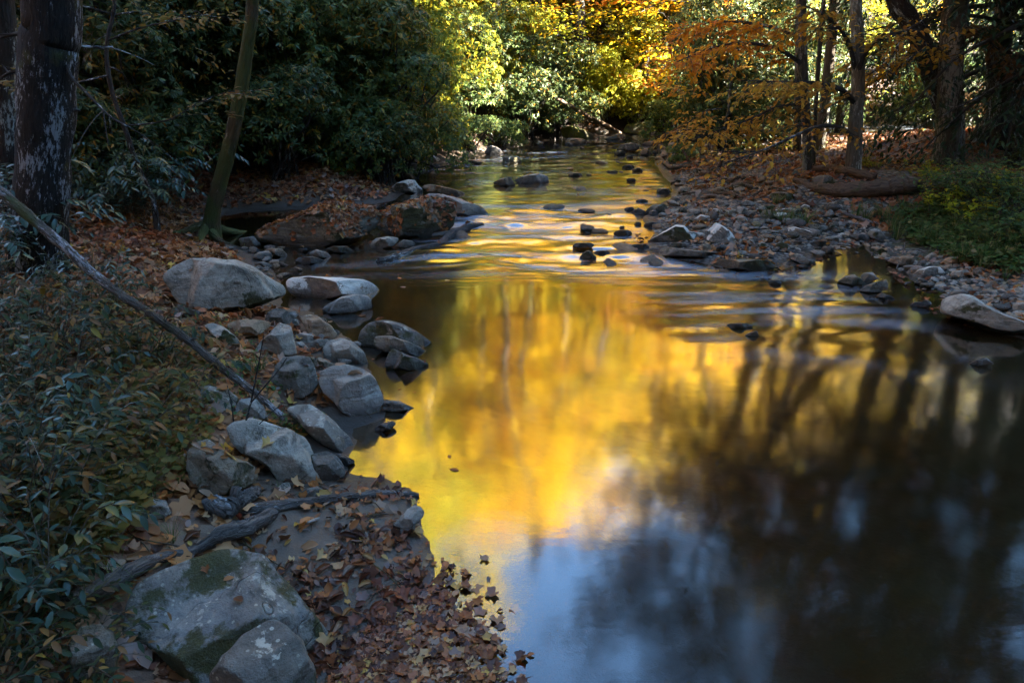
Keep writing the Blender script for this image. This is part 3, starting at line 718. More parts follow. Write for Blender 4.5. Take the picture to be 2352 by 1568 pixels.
rock([(780,770),(860,735),(940,728),(1020,745),(1090,790),(1130,860),(1160,940),(1140,1010),(1090,1065),(1010,1060),(920,1020),(870,960),(800,900),(770,830)],
     'large smooth pale grey boulder with few leaves at the water edge', 'c', .7, 'boulder', 'boulder', C6, sd=8, amp=.028)
rock([(490,820),(520,740),(570,690),(650,676),(720,690),(755,730),(775,830),(740,900),(690,945),(620,935),(550,880),(505,855)],
     'dark round boulder with lichen and leaves left of the smooth pale one', 'd', origin=C6, name='boulder', cat='boulder')
rock([(715,690),(790,690),(880,735),(900,760),(800,775),(760,750)], 'greenish wedge of rock between the dark round and smooth pale boulders', 'm', origin=C6)
rock([(800,640),(830,595),(900,570),(970,590),(1040,650),(1075,730),(1040,750),(960,735),(870,730),(815,690)], 'grey boulder with a cracked lichened top behind the smooth pale boulder', 'g', origin=C6, sd=3)
rock([(1008,590),(1030,530),(1070,490),(1150,467),(1230,475),(1320,520),(1400,570),(1450,603),(1420,630),(1380,640),(1250,650),(1100,640),(1020,625)],
     'black boulder standing in golden water, mossy left face and whitish ridge', 'd', origin=C6, name='boulder', cat='boulder', sd=15)
rock([(1095,620),(1110,565),(1200,560),(1290,590),(1360,620),(1420,655),(1365,690),(1280,660),(1150,655)], 'low mossy slab leaning on the front of the black water boulder', 'm', origin=C6)
rock([(1165,745),(1185,665),(1215,638),(1290,670),(1350,690),(1420,725),(1432,732),(1390,755),(1310,775),(1230,762)], 'angular dark rock in the water with a sharp mirrored outline', 'd', origin=C6, sd=9)
rock([(665,455),(720,436),(780,452),(850,505),(890,560),(850,590),(790,575),(720,555),(690,520)], 'tan smooth stone with a dark end sloping into yellow water', 'b', origin=C6)
rock([(458,480),(475,425),(530,398),(590,410),(615,460),(620,505),(560,520),(480,500)], 'dark round stone behind the pale angular block', 'd', origin=C6)
rock([(395,660),(440,590),(500,530),(545,482),(615,505),(640,600),(652,670),(560,690),(440,690)], 'pale angular block with a diagonal ridge above the grass tuft', 'l', origin=C6, sd=17)
rock([(100,500),(150,480),(220,510),(290,560),(350,640),(320,665),(240,625),(150,570)], 'tilted lichened slab rising from leaves beside the mossy pole', 'l', origin=C6)
rock([(230,500),(290,470),(400,465),(480,480),(500,505),(420,560),(340,580),(270,545)], 'flat brown table-like slab in front of the big sloping boulder', 'b', origin=C6, tops=.35)
rock([(630,575),(660,545),(720,550),(780,575),(775,600),(680,612)], 'low grey stone at the foot of the tan smooth stone', 'g', origin=C6)
rock([(635,600),(680,595),(720,640),(690,655),(640,640)], 'small blue-grey wedge right of the pale angular block', 'c', origin=C6)
rock([(720,610),(770,582),(830,580),(840,600),(790,640),(725,640)], 'small flat dark stone under a dead stick by the cracked boulder', 'd', origin=C6)
rock([(600,420),(640,417),(656,440),(630,470),(605,455)], 'tiny light stone right of the dark round stone, upper of two', 'c', origin=C6)
rock([(612,465),(650,462),(662,495),(630,505),(612,490)], 'tiny grey stone right of the dark round stone, lower of two', 'g', origin=C6)
rock([(1150,955),(1165,935),(1250,945),(1348,990),(1240,1012),(1150,1005)], 'thin flat ledge pointing into yellow water past the smooth pale boulder', 'c', origin=C6)
rock([(1098,1110),(1150,1075),(1210,1062),(1240,1075),(1200,1115),(1110,1130)], 'small dark wet stone alone in yellow water below the flat ledge', 'k', origin=C6)
rock([(-140,215),(-60,150),(40,112),(150,100),(290,115),(400,160),(490,215),(585,265),(612,315),(560,345),(470,375),(360,415),(250,405),(170,430),(60,400),(-20,400),(-70,330),(-100,280)],
     'big sloping whitish-grey boulder on the leafy bank with a pointed right end', 'l', .75, 'boulder', 'boulder', C6, sd=41, tops=.6)
rock([(590,250),(615,222),(720,215),(900,220),(1040,232),(1110,258),(1148,300),(1135,325),(1090,340),(1000,345),(850,350),(720,352),(650,335),(600,300)],
     'long flat pale-topped boulder lying in the pool', 'w', .8, 'boulder', 'boulder', C6, sd=4, tops=.5)
rock([(785,410),(830,375),(900,335),(980,317),(1060,325),(1085,350),(1092,400),(1000,430),(900,440),(820,432)], 'smooth humped stone in the pool in front of the long flat boulder', 'c', origin=C6)
for P_, l_, m_ in [
  ([(-60,370),(-30,395),(60,412),(120,430),(60,455),(-40,430)], 'flat dark stone tucked under the left foot of the big sloping boulder', 'd'),
  ([(-45,265),(-20,235),(30,240),(20,290),(-30,290)], 'small brown stone at the left tip of the big sloping boulder', 'b'),
  ([(380,100),(420,70),(480,60),(510,90),(500,125),(430,125)], 'grey stone behind the right shoulder of the big sloping boulder', 'g'),
  ([(460,60),(500,45),(560,52),(595,90),(570,105),(500,85)], 'tan stone with leaves at the edge of the small side pool', 'b'),
  ([(385,140),(450,125),(510,150),(510,175),(440,172)], 'low grey stone between the big sloping boulder and the side pool', 'g'),
  ([(650,52),(700,45),(725,62),(670,72)], 'small leafy stone in the side pool', 'k'),
  ([(715,78),(760,55),(820,70),(855,100),(800,112),(730,95)], 'half-sunk grey stone in front of the leaf-covered megalith', 'g'),
  ([(630,125),(660,100),(740,95),(825,125),(800,140),(660,140)], 'dark flat stone barely above the side pool', 'k'),
  ([(600,172),(640,158),(690,172),(650,188),(605,184)], 'pale flat stone just breaking the water above the long flat boulder', 'c'),
  ([(810,55),(860,35),(940,35),(1000,72),(900,80)], 'smooth dark stone at the foot of the leaf-covered megalith', 'd'),
  ([(650,1500),(700,1460),(770,1445),(815,1470),(820,1510),(740,1525),(665,1520)], 'dark rounded cobble on the sand behind the long log', 'd'),
  ([(535,1475),(560,1430),(600,1420),(615,1460),(600,1490)], 'small blue-grey cobble under the overhang of the broad boulder', 'c')]:
    rock(P_, l_, m_, origin=C6)
rock([(1000,540),(1050,480),(1090,430),(1140,400),(1185,415),(1205,450),(1190,490),(1150,535),(1140,570),(1100,585),(1060,615),(1040,590),(1050,555)], 'smooth pale knobbly stone at the sand edge beside the log tip', 'c', .5, origin=C2, sd=6)
rock([(405,540),(450,505),(520,480),(525,495),(470,525),(415,545)], 'thin bluish sliver of stone lying on the sand', 'c', .5, origin=C2)
rock([(395,1300),(400,1285),(440,1272),(478,1290),(484,1310),(440,1318)], 'flat grey-green slab in the leaves left of the weathered log', 'g') if False else None
rock([(235,1220),(250,1190),(290,1178),(300,1205),(280,1235),(250,1232)], 'flat slab among yellow seedlings in the lower left', 'g')
rock([(340,1165),(352,1145),(380,1148),(395,1180),(370,1192),(345,1185)], 'small pale stone in leaves right of the hollow log', 'g')
rock([(228,690),(240,676),(262,674),(275,688),(250,696)], 'small tan stone showing through leaves near the big dark trunk', 'b')
# ---- megaliths at the middle left
rock([(95,1385),(180,1330),(300,1290),(420,1230),(520,1190),(620,1180),(700,1205),(780,1210),(830,1250),(830,1310),(770,1370),(690,1420),(600,1450),(470,1470),(330,1450),(200,1440),(110,1410)],
     'huge sloping rock blanketed in orange leaves at the riffle', 's', .8, 'boulder', 'boulder', C1, sd=77, tops=.7)
rock([(830,1260),(900,1215),(1000,1190),(1100,1170),(1200,1180),(1265,1200),(1260,1260),(1255,1320),(1220,1370),(1130,1400),(1030,1405),(920,1400),(850,1370),(800,1330)],
     'huge blocky dark green rock with layered face and leaves on top', 's', .8, 'boulder', 'boulder', C1, sd=78, tops=.75)
rock([(1060,1165),(1120,1138),(1200,1145),(1300,1170),(1400,1205),(1440,1230),(1475,1270),(1380,1285),(1260,1270),(1150,1220)],
     'smooth dark grey whaleback rock behind the blocky green one', 'c', .8, 'boulder', 'boulder', C1)
for P_, l_, m_ in [
  ([(860,1120),(920,1075),(990,1055),(1030,1060),(1050,1090),(1080,1120),(1060,1140),(980,1140),(900,1135)], 'grey pointed rock with pale edge where the leafy bank meets the stream', 'w'),
  ([(1065,1095),(1120,1082),(1230,1105),(1310,1125),(1350,1155),(1250,1150),(1100,1130)], 'long low brownish rock trailing into the stream behind the whaleback', 'b'),
  ([(760,1430),(800,1400),(870,1390),(930,1395),(935,1415),(900,1450),(820,1470),(765,1465)], 'pale-topped block beneath the blocky green rock', 'l'),
  ([(910,1445),(960,1410),(1010,1415),(1040,1440),(980,1462)], 'small stone jammed against the water driftwood', 'g'),
  ([(-10,1400),(80,1390),(130,1440),(100,1462),(0,1458)], 'dark stone at the roots of the leaning tree', 'd'),
  ([(935,1045),(965,1015),(1020,1025),(1045,1058),(990,1062)], 'dark stone at the tip of the leafy bank below the thicket', 'd'),
  ([(865,1000),(870,965),(900,950),(960,955),(975,1000),(930,1012)], 'mossy block under the overhanging thicket', 'm'),
  ([(970,985),(1000,962),(1050,958),(1105,980),(1050,1000)], 'flat pale stones row, the one nearest the thicket', 'c'),
  ([(1095,938),(1100,920),(1135,912),(1175,935),(1180,955),(1115,955)], 'white and mossy rounded stone on the far left shore', 'w'),
  ([(1110,980),(1150,958),(1180,980),(1135,990)], 'dark pointed stone below the white and mossy one', 'd'),
  ([(1200,925),(1235,910),(1265,925),(1230,935)], 'small dark stone on the leafy far left shore', 'd'),
  ([(1310,950),(1350,938),(1440,955),(1400,968),(1320,966)], 'flat ledge stone at the water line left of the pale egg-shaped boulder', 'b'),
  ([(1435,902),(1450,870),(1480,855),(1530,875),(1550,905),(1520,917),(1450,913)], 'pale egg-shaped boulder at the far left shore', 'c')]:
    rock(P_, l_, m_, origin=C1)
# ---- stones in the stream
for P_, l_, m_ in [
  ([(65,1078),(120,1050),(180,1040),(210,1080),(205,1097),(130,1097)], 'brown peaked stone midstream, left of a pair', 'b'),
  ([(200,1060),(280,1025),(350,1020),(400,1035),(412,1072),(390,1084),(260,1084),(220,1078)], 'long dark grey smooth stone midstream, right of a pair', 'c'),
  ([(130,932),(145,918),(165,920),(175,950),(140,955)], 'small brown stone beside the egg-shaped boulder, left of two', 'b'),
  ([(172,952),(180,922),(230,925),(248,955),(200,960)], 'sunlit brown stone beside the egg-shaped boulder, right of two', 'y'),
  ([(512,1032),(540,1013),(590,1016),(610,1037),(540,1042)], 'low stone with leaves in mid channel past the midstream pair', 'b'),
  (box(735,1002,815,1018,'f'), 'thin dark stone awash in mid channel', 'k'),
  (box(890,983,960,1014,'p'), 'peaked dark stone near the right edge of the golden channel', 'd'),
  (box(835,968,912,992,'f'), 'flat stone with white water on its left in the upper channel', 'd'),
  (box(860,1046,918,1072,'r'), 'small round dark stone in golden water', 'k'),
  ([(793,885),(830,850),(890,838),(938,850),(932,885),(860,892)], 'mossy flat-topped boulder far up the channel', 'm'),
  (box(785,885,860,918,'r'), 'mossy low stone in front of the mossy flat-topped boulder', 'm'),
  (box(858,915,902,932,'f'), 'small dark stone right of the mossy low stone', 'd'),
  ([(495,838),(520,810),(600,815),(660,840),(650,848),(580,848)], 'dark flat stone near the sunlit mossy ledge', 'd'),
  (box(498,838,552,864,'r'), 'round dark stone in front of the flat one near the ledge', 'k'),
  (box(428,848,467,867,'f'), 'small dark stone in the far channel, nearest the left thicket', 'k'),
  (box(950,830,1085,862,'f'), 'long flat slab at the far right of the channel', 'b'),
  (box(935,868,1012,912,'p'), 'brown stone amid the cluster by the far right shore', 'b'),
  (box(1010,885,1050,908,'r'), 'small brown stone right in the cluster by the far right shore', 'd'),
  (box(1035,1105,1125,1140,'f'), 'low dark stone at the gravel edge', 'd'),
  (box(912,1170,990,1192,'f'), 'flat black stone awash beside the gravel edge', 'k'),
  ([(970,1245),(1010,1205),(1090,1198),(1108,1230),(1090,1262),(1000,1262)], 'mossy boulder with white lichen cap at the gravel edge', 'm'),
  ([(885,1250),(930,1220),(970,1240),(992,1265),(900,1268)], 'dark peaked wet stone beside the mossy white-capped boulder', 'k'),
  (box(990,1234,1047,1272,'r'), 'shiny blue-black round stone at the gravel edge', 'k'),
  (box(845,1215,907,1246,'a'), 'leafy dark stone left of the dark peaked wet stone', 'k'),
  (box(538,1424,680,1457,'f'), 'dark mossy stone in the white water of the riffle', 'd'),
  (box(580,1472,690,1527,'p'), 'mossy brown stone below the riffle, left half of a pair', 'm'),
  (box(660,1470,772,1500,'f'), 'flat grey stone below the riffle, right half of a pair', 'k'),
  (box(780,1350,897,1390,'a'), 'flat brown rock at the right of the riffle', 'k'),
  (box(868,1434,1002,1467,'f'), 'low blue-grey stone left of the long pale slab', 'k'),
  ([(965,1425),(1050,1380),(1110,1345),(1150,1322),(1200,1325),(1230,1360),(1320,1370),(1330,1400),(1300,1435),(1100,1435)], 'broad boulder with saddle-shaped whitish top on the gravel bar', 'w'),
  ([(1328,1425),(1335,1360),(1385,1308),(1430,1325),(1475,1360),(1500,1402),(1480,1435),(1400,1445)], 'pyramid boulder with white peak and black mossy flanks', 'w'),
  ([(953,1505),(1000,1445),(1060,1440),(1150,1460),(1300,1475),(1480,1490),(1500,1512),(1300,1518),(1100,1515)], 'long pale slab lying along the edge of the riffle', 'g'),
  (box(1113,1423,1217,1462,'a'), 'dark jagged stone between the saddle boulder and long slab', 'd'),
  (box(1278,1433,1362,1480,'r'), 'rounded brown stone in front of the pyramid boulder', 'b'),
  (box(905,1303,950,1330,'r'), 'small black stone at the gravel edge above the flat brown rock', 'k'),
  (box(962,1303,1052,1337,'f'), 'wet dark stone at the gravel edge left of the saddle boulder', 'k'),
  (box(818,1327,852,1343,'f'), 'tiny stone breaking the riffle', 'k')]:
    rock(P_, l_, m_, origin=C3)
rock(box(30,950,255,992,'f'), 'blue-black smooth stone in the calm dark pool on the right', 'k', origin=CR)
rock([(178,1047),(225,1025),(285,1008),(305,1050),(240,1056)], 'angular reddish-brown stone in the pool just below the smooth one', 'b', origin=CR)
rock(box(368,618,482,662,'a'), 'flat blue stone with leaf in the slick water', 'k', origin=CR)
rock([(1913,1270),(1980,1235),(2060,1218),(2122,1268),(2020,1288)], 'lone dark triangular stone in the black water at the right edge', 'k', origin=CR)
# ---- gravel bar
for P_, l_, m_ in [
  ([(1375,805),(1400,755),(1460,750),(1550,775),(1615,800),(1612,832),(1500,828),(1400,818)], 'white-topped whale-shaped stone at the small pool', 'w'),
  ([(1290,805),(1330,775),(1390,765),(1385,800),(1330,812)], 'pale flat stone touching the white-topped whale-shaped stone', 'c'),
  ([(1113,905),(1190,868),(1267,908),(1180,928)], 'pale green pyramid stone, left of two', 'g'),
  ([(1278,912),(1340,858),(1402,890),(1402,932),(1330,938)], 'dark green pyramid stone, right of two', 'm'),
  ([(1263,842),(1330,808),(1402,836),(1350,855)], 'rounded blue-grey stone in the small pool', 'k'),
  ([(1078,860),(1140,828),(1212,862),(1140,875)], 'rounded dark stone in the small pool beside the pyramid boulder', 'k'),
  ([(788,1055),(830,1015),(950,1005),(1150,1010),(1260,1030),(1307,1082),(1230,1107),(1000,1098),(820,1084)], 'leafy mossy slab island in the shallow water', 'm'),
  ([(1393,975),(1480,963),(1560,1008),(1637,1050),(1540,1058),(1440,1025)], 'grey flat slab slanting into the water near leaves', 'g'),
  ([(1453,1070),(1520,1050),(1602,1070),(1550,1085)], 'thin grey stone in front of the slanting flat slab', 'k'),
  ([(1558,880),(1620,855),(1700,860),(1747,897),(1700,917),(1580,914)], 'black stones heaped with leaves in the small pool', 'k'),
  ([(1868,815),(1950,798),(2040,818),(2062,862),(1940,868)], 'long dark stone at the head of the golden inlet', 'd'),
  ([(2033,805),(2060,770),(2130,763),(2182,830),(2152,877),(2080,852)], 'square grey block below the grassy bank', 'g'),
  ([(985,655),(975,620),(1000,590),(1050,585),(1088,640),(1060,672)], 'greenish boulder with cracked face in the middle of the bar', 'g'),
  ([(878,655),(910,622),(970,624),(987,660),(920,674)], 'yellow-green flat stone leaning on the cracked greenish boulder', 'y'),
  ([(778,642),(800,603),(860,603),(882,640),(830,664)], 'black and white speckled stone on the gravel bar', 'w'),
  ([(638,692),(700,653),(772,664),(778,702),(700,708)], 'white-crusted low stone near the channel on the bar', 'w'),
  ([(538,662),(590,640),(680,650),(692,672),(570,682)], 'greenish low stone nearest the channel on the bar', 'g'),
  ([(1263,624),(1320,603),(1450,603),(1493,625),(1380,634)], 'long flat whitish stone lying across the bar', 'w'),
  ([(1262,668),(1320,633),(1387,638),(1392,692),(1330,708)], 'white-faced block with grass at its foot', 'w'),
  ([(1483,600),(1530,568),(1572,578),(1578,605),(1500,614)], 'round white-capped stone above the long flat whitish one', 'w'),
  ([(1683,605),(1730,555),(1800,543),(1785,590),(1795,627),(1700,613)], 'heart-shaped brown-grey boulder below the rotting log', 'b'),
  ([(1008,565),(1060,533),(1112,545),(1143,577),(1040,584)], 'smooth grey mound-like stone above the cracked greenish boulder', 'g'),
  ([(1238,535),(1260,478),(1350,468),(1442,480),(1448,530),(1330,550)], 'green mossy block left of the rotting log', 'm'),
  ([(1963,655),(2000,613),(2052,620),(2065,668),(1990,675)], 'grey stone in grass below the big log end, left of two', 'g'),
  ([(2035,610),(2080,588),(2143,620),(2060,644)], 'grey stone in grass below the big log end, right of two', 'g'),
  ([(653,522),(660,458),(702,448),(722,510),(690,527)], 'upright grey stone standing on the upper bar', 'g'),
  ([(633,318),(650,278),(722,283),(733,322),(680,328)], 'mossy dark round stone by the fork of the twiggy branch', 'm'),
  ([(720,295),(755,262),(792,300),(745,308)], 'small tan stone right of the mossy round one', 'b'),
  ([(1103,725),(1130,703),(1182,713),(1183,746),(1130,758)], 'small yellowish block in front of the speckled stones', 'y'),
  ([(953,705),(1000,658),(1062,668),(1083,707),(1000,713)], 'speckled grey stone below the yellow-green flat stone', 'l'),
  (box(580,85,850,190,'a'), 'big pale fallen-over boulder under the yellow sapling', 'b'),
  (box(1585,335,1780,420,'r'), 'dark mossy stone under the upper log', 'm'),
  (box(1615,180,1710,228,'r'), 'tan stone at the foot of the slim grey trunks', 'b'),
  (box(1615,255,1715,300,'r'), 'bluish stone pile just behind the upper log', 'g'),
  (box(1425,290,1500,345,'p'), 'grey pointed stone left of the slim grey trunks', 'g'),
  (box(1940,385,2085,440,'f'), 'low grey stone between the two rotting logs', 'g')]:
    rock(P_, l_, m_, origin=CG)
# ---- right shore, near
rock([(1690,845),(1710,770),(1780,735),(1870,722),(1960,735),(2060,800),(2180,870),(2300,920),(2400,950),(2450,1012),(2300,1036),(2130,1014),(2030,984),(1900,935),(1780,898),(1710,884)],
     'big pale lichened boulder with dark mossy face at the right picture edge', 'l', .75, 'boulder', 'boulder', CR, sd=52)
for P_, l_, m_ in [
  ([(1745,755),(1800,705),(1870,690),(1945,728),(1900,745)], 'grey stone peeping up behind the big right-edge boulder', 'g'),
  ([(1453,830),(1490,790),(1560,785),(1600,766),(1638,790),(1633,823),(1560,834)], 'dark saddle-shaped stone in the water left of the big right-edge boulder', 'k'),
  ([(1057,710),(1130,660),(1220,630),(1290,610),(1308,650),(1303,692),(1230,713),(1130,728)], 'angular dark grey rock with split layers in the right shallows', 's'),
  ([(1198,745),(1250,715),(1310,735),(1363,768),(1280,774)], 'small flat stone in front of the angular split rock', 'k'),
  ([(898,635),(960,590),(1040,573),(1095,610),(1123,652),(1020,674)], 'mossy brown low stones left of the angular split rock', 'm'),
  ([(1083,595),(1110,560),(1180,556),(1238,610),(1160,642),(1110,632)], 'smooth grey hump behind the angular split rock', 'g'),
  ([(1288,475),(1340,440),(1420,428),(1513,455),(1490,502),(1400,518)], 'brown-grey block overhanging the golden inlet', 'b'),
  ([(1478,545),(1540,470),(1602,455),(1592,500),(1520,548)], 'leaning dark slab between the overhanging block and pale stones', 'd'),
  ([(1568,455),(1640,403),(1682,420),(1672,472),(1600,482)], 'greenish grey block behind the leaning dark slab', 'g'),
  ([(1688,495),(1780,433),(1862,432),(1888,472),(1820,504)], 'pale tan rounded stone on the right bank', 'b'),
  ([(1448,610),(1530,540),(1620,513),(1703,515),(1748,562),(1730,582),(1600,594)], 'white-crusted stone among dead leaves on the right shore', 'w'),
  ([(1773,585),(1800,550),(1912,536),(1943,572),(1860,604)], 'bluish pale stone right of the white-crusted one', 'l'),
  ([(1498,645),(1550,600),(1608,620),(1608,658)], 'dark small stone sitting in the dead leaves', 'd'),
  ([(1912,435),(1960,393),(2033,415),(2000,448)], 'brown stone high on the right bank', 'b'),
  ([(1838,634),(1900,613),(1948,625),(1900,653)], 'thin slate-like stone below the bluish pale stone', 'c'),
  ([(1843,510),(1890,473),(1938,490),(1890,518)], 'small blue stone right of the pale tan rounded one', 'c'),
  ([(2243,865),(2270,798),(2350,788),(2410,830),(2350,874)], 'round grey stone at the far right edge above the big boulder', 'g'),
  ([(2000,720),(2030,700),(2075,705),(2090,725),(2030,735)], 'small grey stone behind the big right-edge boulder', 'g'),
  ([(2085,790),(2130,765),(2180,780),(2190,800),(2120,805)], 'flat stone resting beside the big right-edge boulder', 'g'),
  ([(2020,585),(2050,560),(2090,575),(2100,600),(2050,605)], 'small brown stone near the right bank grass', 'b')]:
    rock(P_, l_, m_, origin=CR)
# ---- sunlit ledges at the bend
rock([(1240,932),(1270,870),(1340,850),(1430,880),(1500,920),(1480,948),(1350,948)], 'sunlit yellow mossy ledge at the far bend', 'e', origin=CF, name='ledge')
rock([(1690,902),(1720,845),(1830,828),(1900,850),(1918,890),(1800,918)], 'shady mossy bank ledge right of the fallen trunk', 'e', origin=CF, name='ledge')
rock([(1500,905),(1540,876),(1590,885),(1602,912),(1530,922)], 'pale sunlit stone between the mossy ledges', 'c', origin=CF)
rock([(1555,950),(1640,910),(1702,908),(1718,942),(1600,954)], 'dark layered slab at the foot of the fallen trunk', 's', origin=CF)
rock([(1290,985),(1320,940),(1400,938),(1440,965),(1380,990)], 'brown low ledge in front of the sunlit mossy one', 'b', origin=CF)

# ---------------------------------------------------------------- small cobbles on the bars and between the boulders
def lump_mesh(seed, flat):
    g = np.random.default_rng(seed); n = 16; m = 8
    th = np.arange(n) / n * 2 * math.pi; ph = np.linspace(0, math.pi, m + 1)[1:-1]
    V = [(0, 0, 1)] + [(math.sin(p) * math.cos(t), math.sin(p) * math.sin(t), math.cos(p)) for p in ph for t in th] + [(0, 0, -1)]
    V = np.array(V)
    for _ in range(7):
        nn = g.normal(size=3); nn /= np.linalg.norm(nn); k = g.uniform(.5, .85)
        V = V - nn * np.maximum(0, V @ nn - k)[:, None] * 0.9
    V = V + V * (0.10 * fbm(V * 1.6 + seed, seed, 3))[:, None]
    V = V * np.array([1, g.uniform(.6, .85), flat])
    k = np.arange(n); k1 = (k + 1) % n; fs = [np.stack([0 * k, 1 + k, 1 + k1], 1)]; qd = []
    for i in range(m - 2):
        a = 1 + i * n; qd.append(np.stack([a + k, a + n + k, a + n + k1, a + k1], 1))
    a = 1 + (m - 2) * n; fs.append(np.stack([0 * k + len(V) - 1, a + k1, a + k], 1))
    me = mesh_from('cobble', V, [np.vstack(fs), np.vstack(qd)]); fattr(me, 'above', np.full(len(V), 1.0)); me.materials.append(ROCK['g'])
    return me
LUMPS = [lump_mesh(i, f) for i, f in enumerate([.45, .55, .35, .6, .28, .5, .4, .65])]
def cobble(x, y, r, mk, label, group, sink=.25):
    me = LUMPS[int(rng.integers(len(LUMPS)))]
    o = bpy.data.objects.new('cobble', me); col.objects.link(o)
    z = Hs(x, y)
    o.location = (x, y, z + r * .45 * (1 - 2 * sink) ); o.rotation_euler = (rng.normal(0, .18), rng.normal(0, .18), rng.uniform(0, 6.28)); o.scale = (r, r, r)
    o.material_slots[0].link = 'OBJECT'; o.material_slots[0].material = ROCK[mk]
    tag(o, label, 'cobble', group); return o
def strew(n, poly, lo, hi, mats, label, group, pw=2.2):
    P = np.array(poly, float); k = 0; tries = 0
    while k < n and tries < n * 30:
        tries += 1
        px, py = rng.uniform(P[:, 0].min(), P[:, 0].max()), rng.uniform(P[:, 1].min(), P[:, 1].max())
        if not inside(np.array([[px, py]]), P)[0]: continue
        p = at(px, py, False)
        if p[2] < WL(p[1]) - .12: continue
        r = lo + (hi - lo) * rng.uniform() ** pw
        cobble(p[0], p[1], r, mats[int(rng.integers(len(mats)))], label, group); k += 1
strew(120, [(1500,530),(1560,440),(1620,430),(1780,450),(1960,490),(2010,545),(1900,560),(1700,560),(1560,510)], .05, .16, 'ggcdbkml',
      'small loose cobble packed among the others in the middle of the right gravel bar', 'cobbles in the middle of the gravel bar')
strew(55, [(1530,345),(1600,330),(1700,390),(1800,430),(1760,450),(1560,445),(1545,400)], .06, .17, 'gdbmk',
      'small loose cobble on the upper right gravel bar near the forked branch', 'cobbles on the upper gravel bar')
strew(40, [(1640,570),(1900,545),(1920,575),(1860,605),(1660,610)], .04, .12, 'kkdg',
      'small wet cobble in the shallow pool beside the leafy slab island', 'wet cobbles round the shallow pool')
strew(40, [(2030,570),(2100,585),(2330,640),(2352,760),(2200,690),(2080,640)], .04, .12, 'gdck',
      'small grey cobble on the leafy right shore above the big right-edge boulder', 'cobbles on the right shore')
strew(26, [(480,575),(640,560),(660,640),(610,640),(540,590)], .04, .10, 'gdcb',
      'small cobble at the side pool behind the big sloping boulder', 'cobbles at the side pool')
strew(24, [(640,720),(760,740),(830,800),(800,840),(730,800),(640,760)], .03, .08, 'gdcb',
      'small cobble filling gaps between the left bank boulders', 'cobbles between the left boulders')
strew(26, [(900,390),(1000,365),(1160,345),(1250,330),(1240,322),(1120,340),(920,375)], .06, .16, 'gdbc',
      'small stone along the far left shore under the thicket', 'stones along the far left shore')
strew(24, [(1490,330),(1620,315),(1650,335),(1560,380),(1510,380)], .08, .2, 'gdbm',
      'small stone in the cluster at the far right of the channel', 'stones at the far right of the channel')

c_ = 0
while c_ < 26:
    px, py = rng.uniform(960, 1560), rng.uniform(335, 615)
    x, y = on_water(px, py); zz, dd, ww, *_ = terrain([x], [y], True)
    if not ww[0] or dd[0] < .15: continue
    r = rng.uniform(.06, .17); o = cobble(x, y, r, 'kkdb'[c_ % 4], 'low wet stone breaking the surface of the golden riffle', 'low stones in the riffle'); o.scale = (r * 1.25, r, r * .62); o.location.z = float(WL(y)) - r * .06; c_ += 1
# ---------------------------------------------------------------- logs, branches and driftwood
def log(path, label, mat, name='log', cat='log', lift=0.6, n=None, lump=.16, seg=12, wet=False, top_depth=None, parts=()):
    """path: (px, py, width px, height above the ground of the underside)"""
    pts = []; rad = []
    for i, (px, py, wpx, up) in enumerate(path):
        p = at(px, py, wet); r = wpx / 2 / F * np.linalg.norm(p - CAM)
        if up:      # raised point: on the same sight line, nearer
            d = ray(px, py); t = np.linalg.norm(p - CAM); hh = up + r
            q = CAM + d * t; 
            for _ in range(400):
                t -= .02; q = CAM + d * t
                if q[2] - Hs(q[0], q[1]) >= hh: break
            p = q; r = wpx / 2 / F * np.linalg.norm(q - CAM)
        else: p = p + np.array([0, 0, r * (lift - .1)])
        pts.append(p); rad.append(r)
    if top_depth:       # a straight pole: from the ground at its last point up to the given distance at its first
        xs = np.array([(a, b) for a, b, _, _ in path], float); L_ = np.concatenate([[0], np.cumsum(np.hypot(*np.diff(xs, axis=0).T))]); f = L_ / L_[-1]
        d1 = (pts[-1] - CAM) @ FWD; pts = []; rad = []
        for (px, py, wpx, _), k in zip(path, f):
            dp = 1 / ((1 - k) / top_depth + k / d1); d = ray(px, py); pts.append(CAM + d * (dp / (d @ FWD))); rad.append(wpx / 2 / F * dp)
    P = smooth_path(pts, n or max(24, len(pts) * 9)); t = np.linspace(0, len(rad) - 1, len(P)); rr = np.interp(t, np.arange(len(rad)), rad)
    P = P + rvec(len(P)) * (rr * .05)[:, None]
    mb = MB(); V, fs = tube(P - P[0], rr, seg, lump, int(path[0][0])); mb.add(V, fs)
    o = link(name, mb.mesh(name), WOOD[mat] if mat in WOOD else BARK[mat], loc=P[0]); tag(o, label, cat)
    q = fs[0]; SURF.append((V + P[0], np.vstack([q[:, :3], q[:, [0, 2, 3]]]), o, 2 * max(rad)))
    for pp, pm in parts:
        pts = []; 
        k = np.array([[a, b, c] for a, b, c, _ in pp]); 
        base = P[np.argmin([abs((x - CAM) @ FWD * 0 + np.hypot(1176 + F * ((x - CAM)[0]) / ((x - CAM) @ FWD) - pp[0][0], 784 - F * ((x - CAM) @ UPV) / ((x - CAM) @ FWD) - pp[0][1])) for x in P])]
        dep = (base - CAM) @ FWD
        for px, py, wpx, dz in pp:
            d = ray(px, py); q = CAM + d * ((dep + dz) / (d @ FWD)); pts.append(q)
        rr2 = [wpx / 2 / F * dep for _, _, wpx, _ in pp]
        Q = smooth_path(pts, 10 * len(pts)); r2 = np.interp(np.linspace(0, len(rr2) - 1, len(Q)), np.arange(len(rr2)), rr2)
        V, fs = tube(Q - P[0], r2, 8, .12, 5); m2 = MB(); m2.add(V, fs)
        link(pm, m2.mesh(pm), o.data.materials[0], parent=o)
    return o
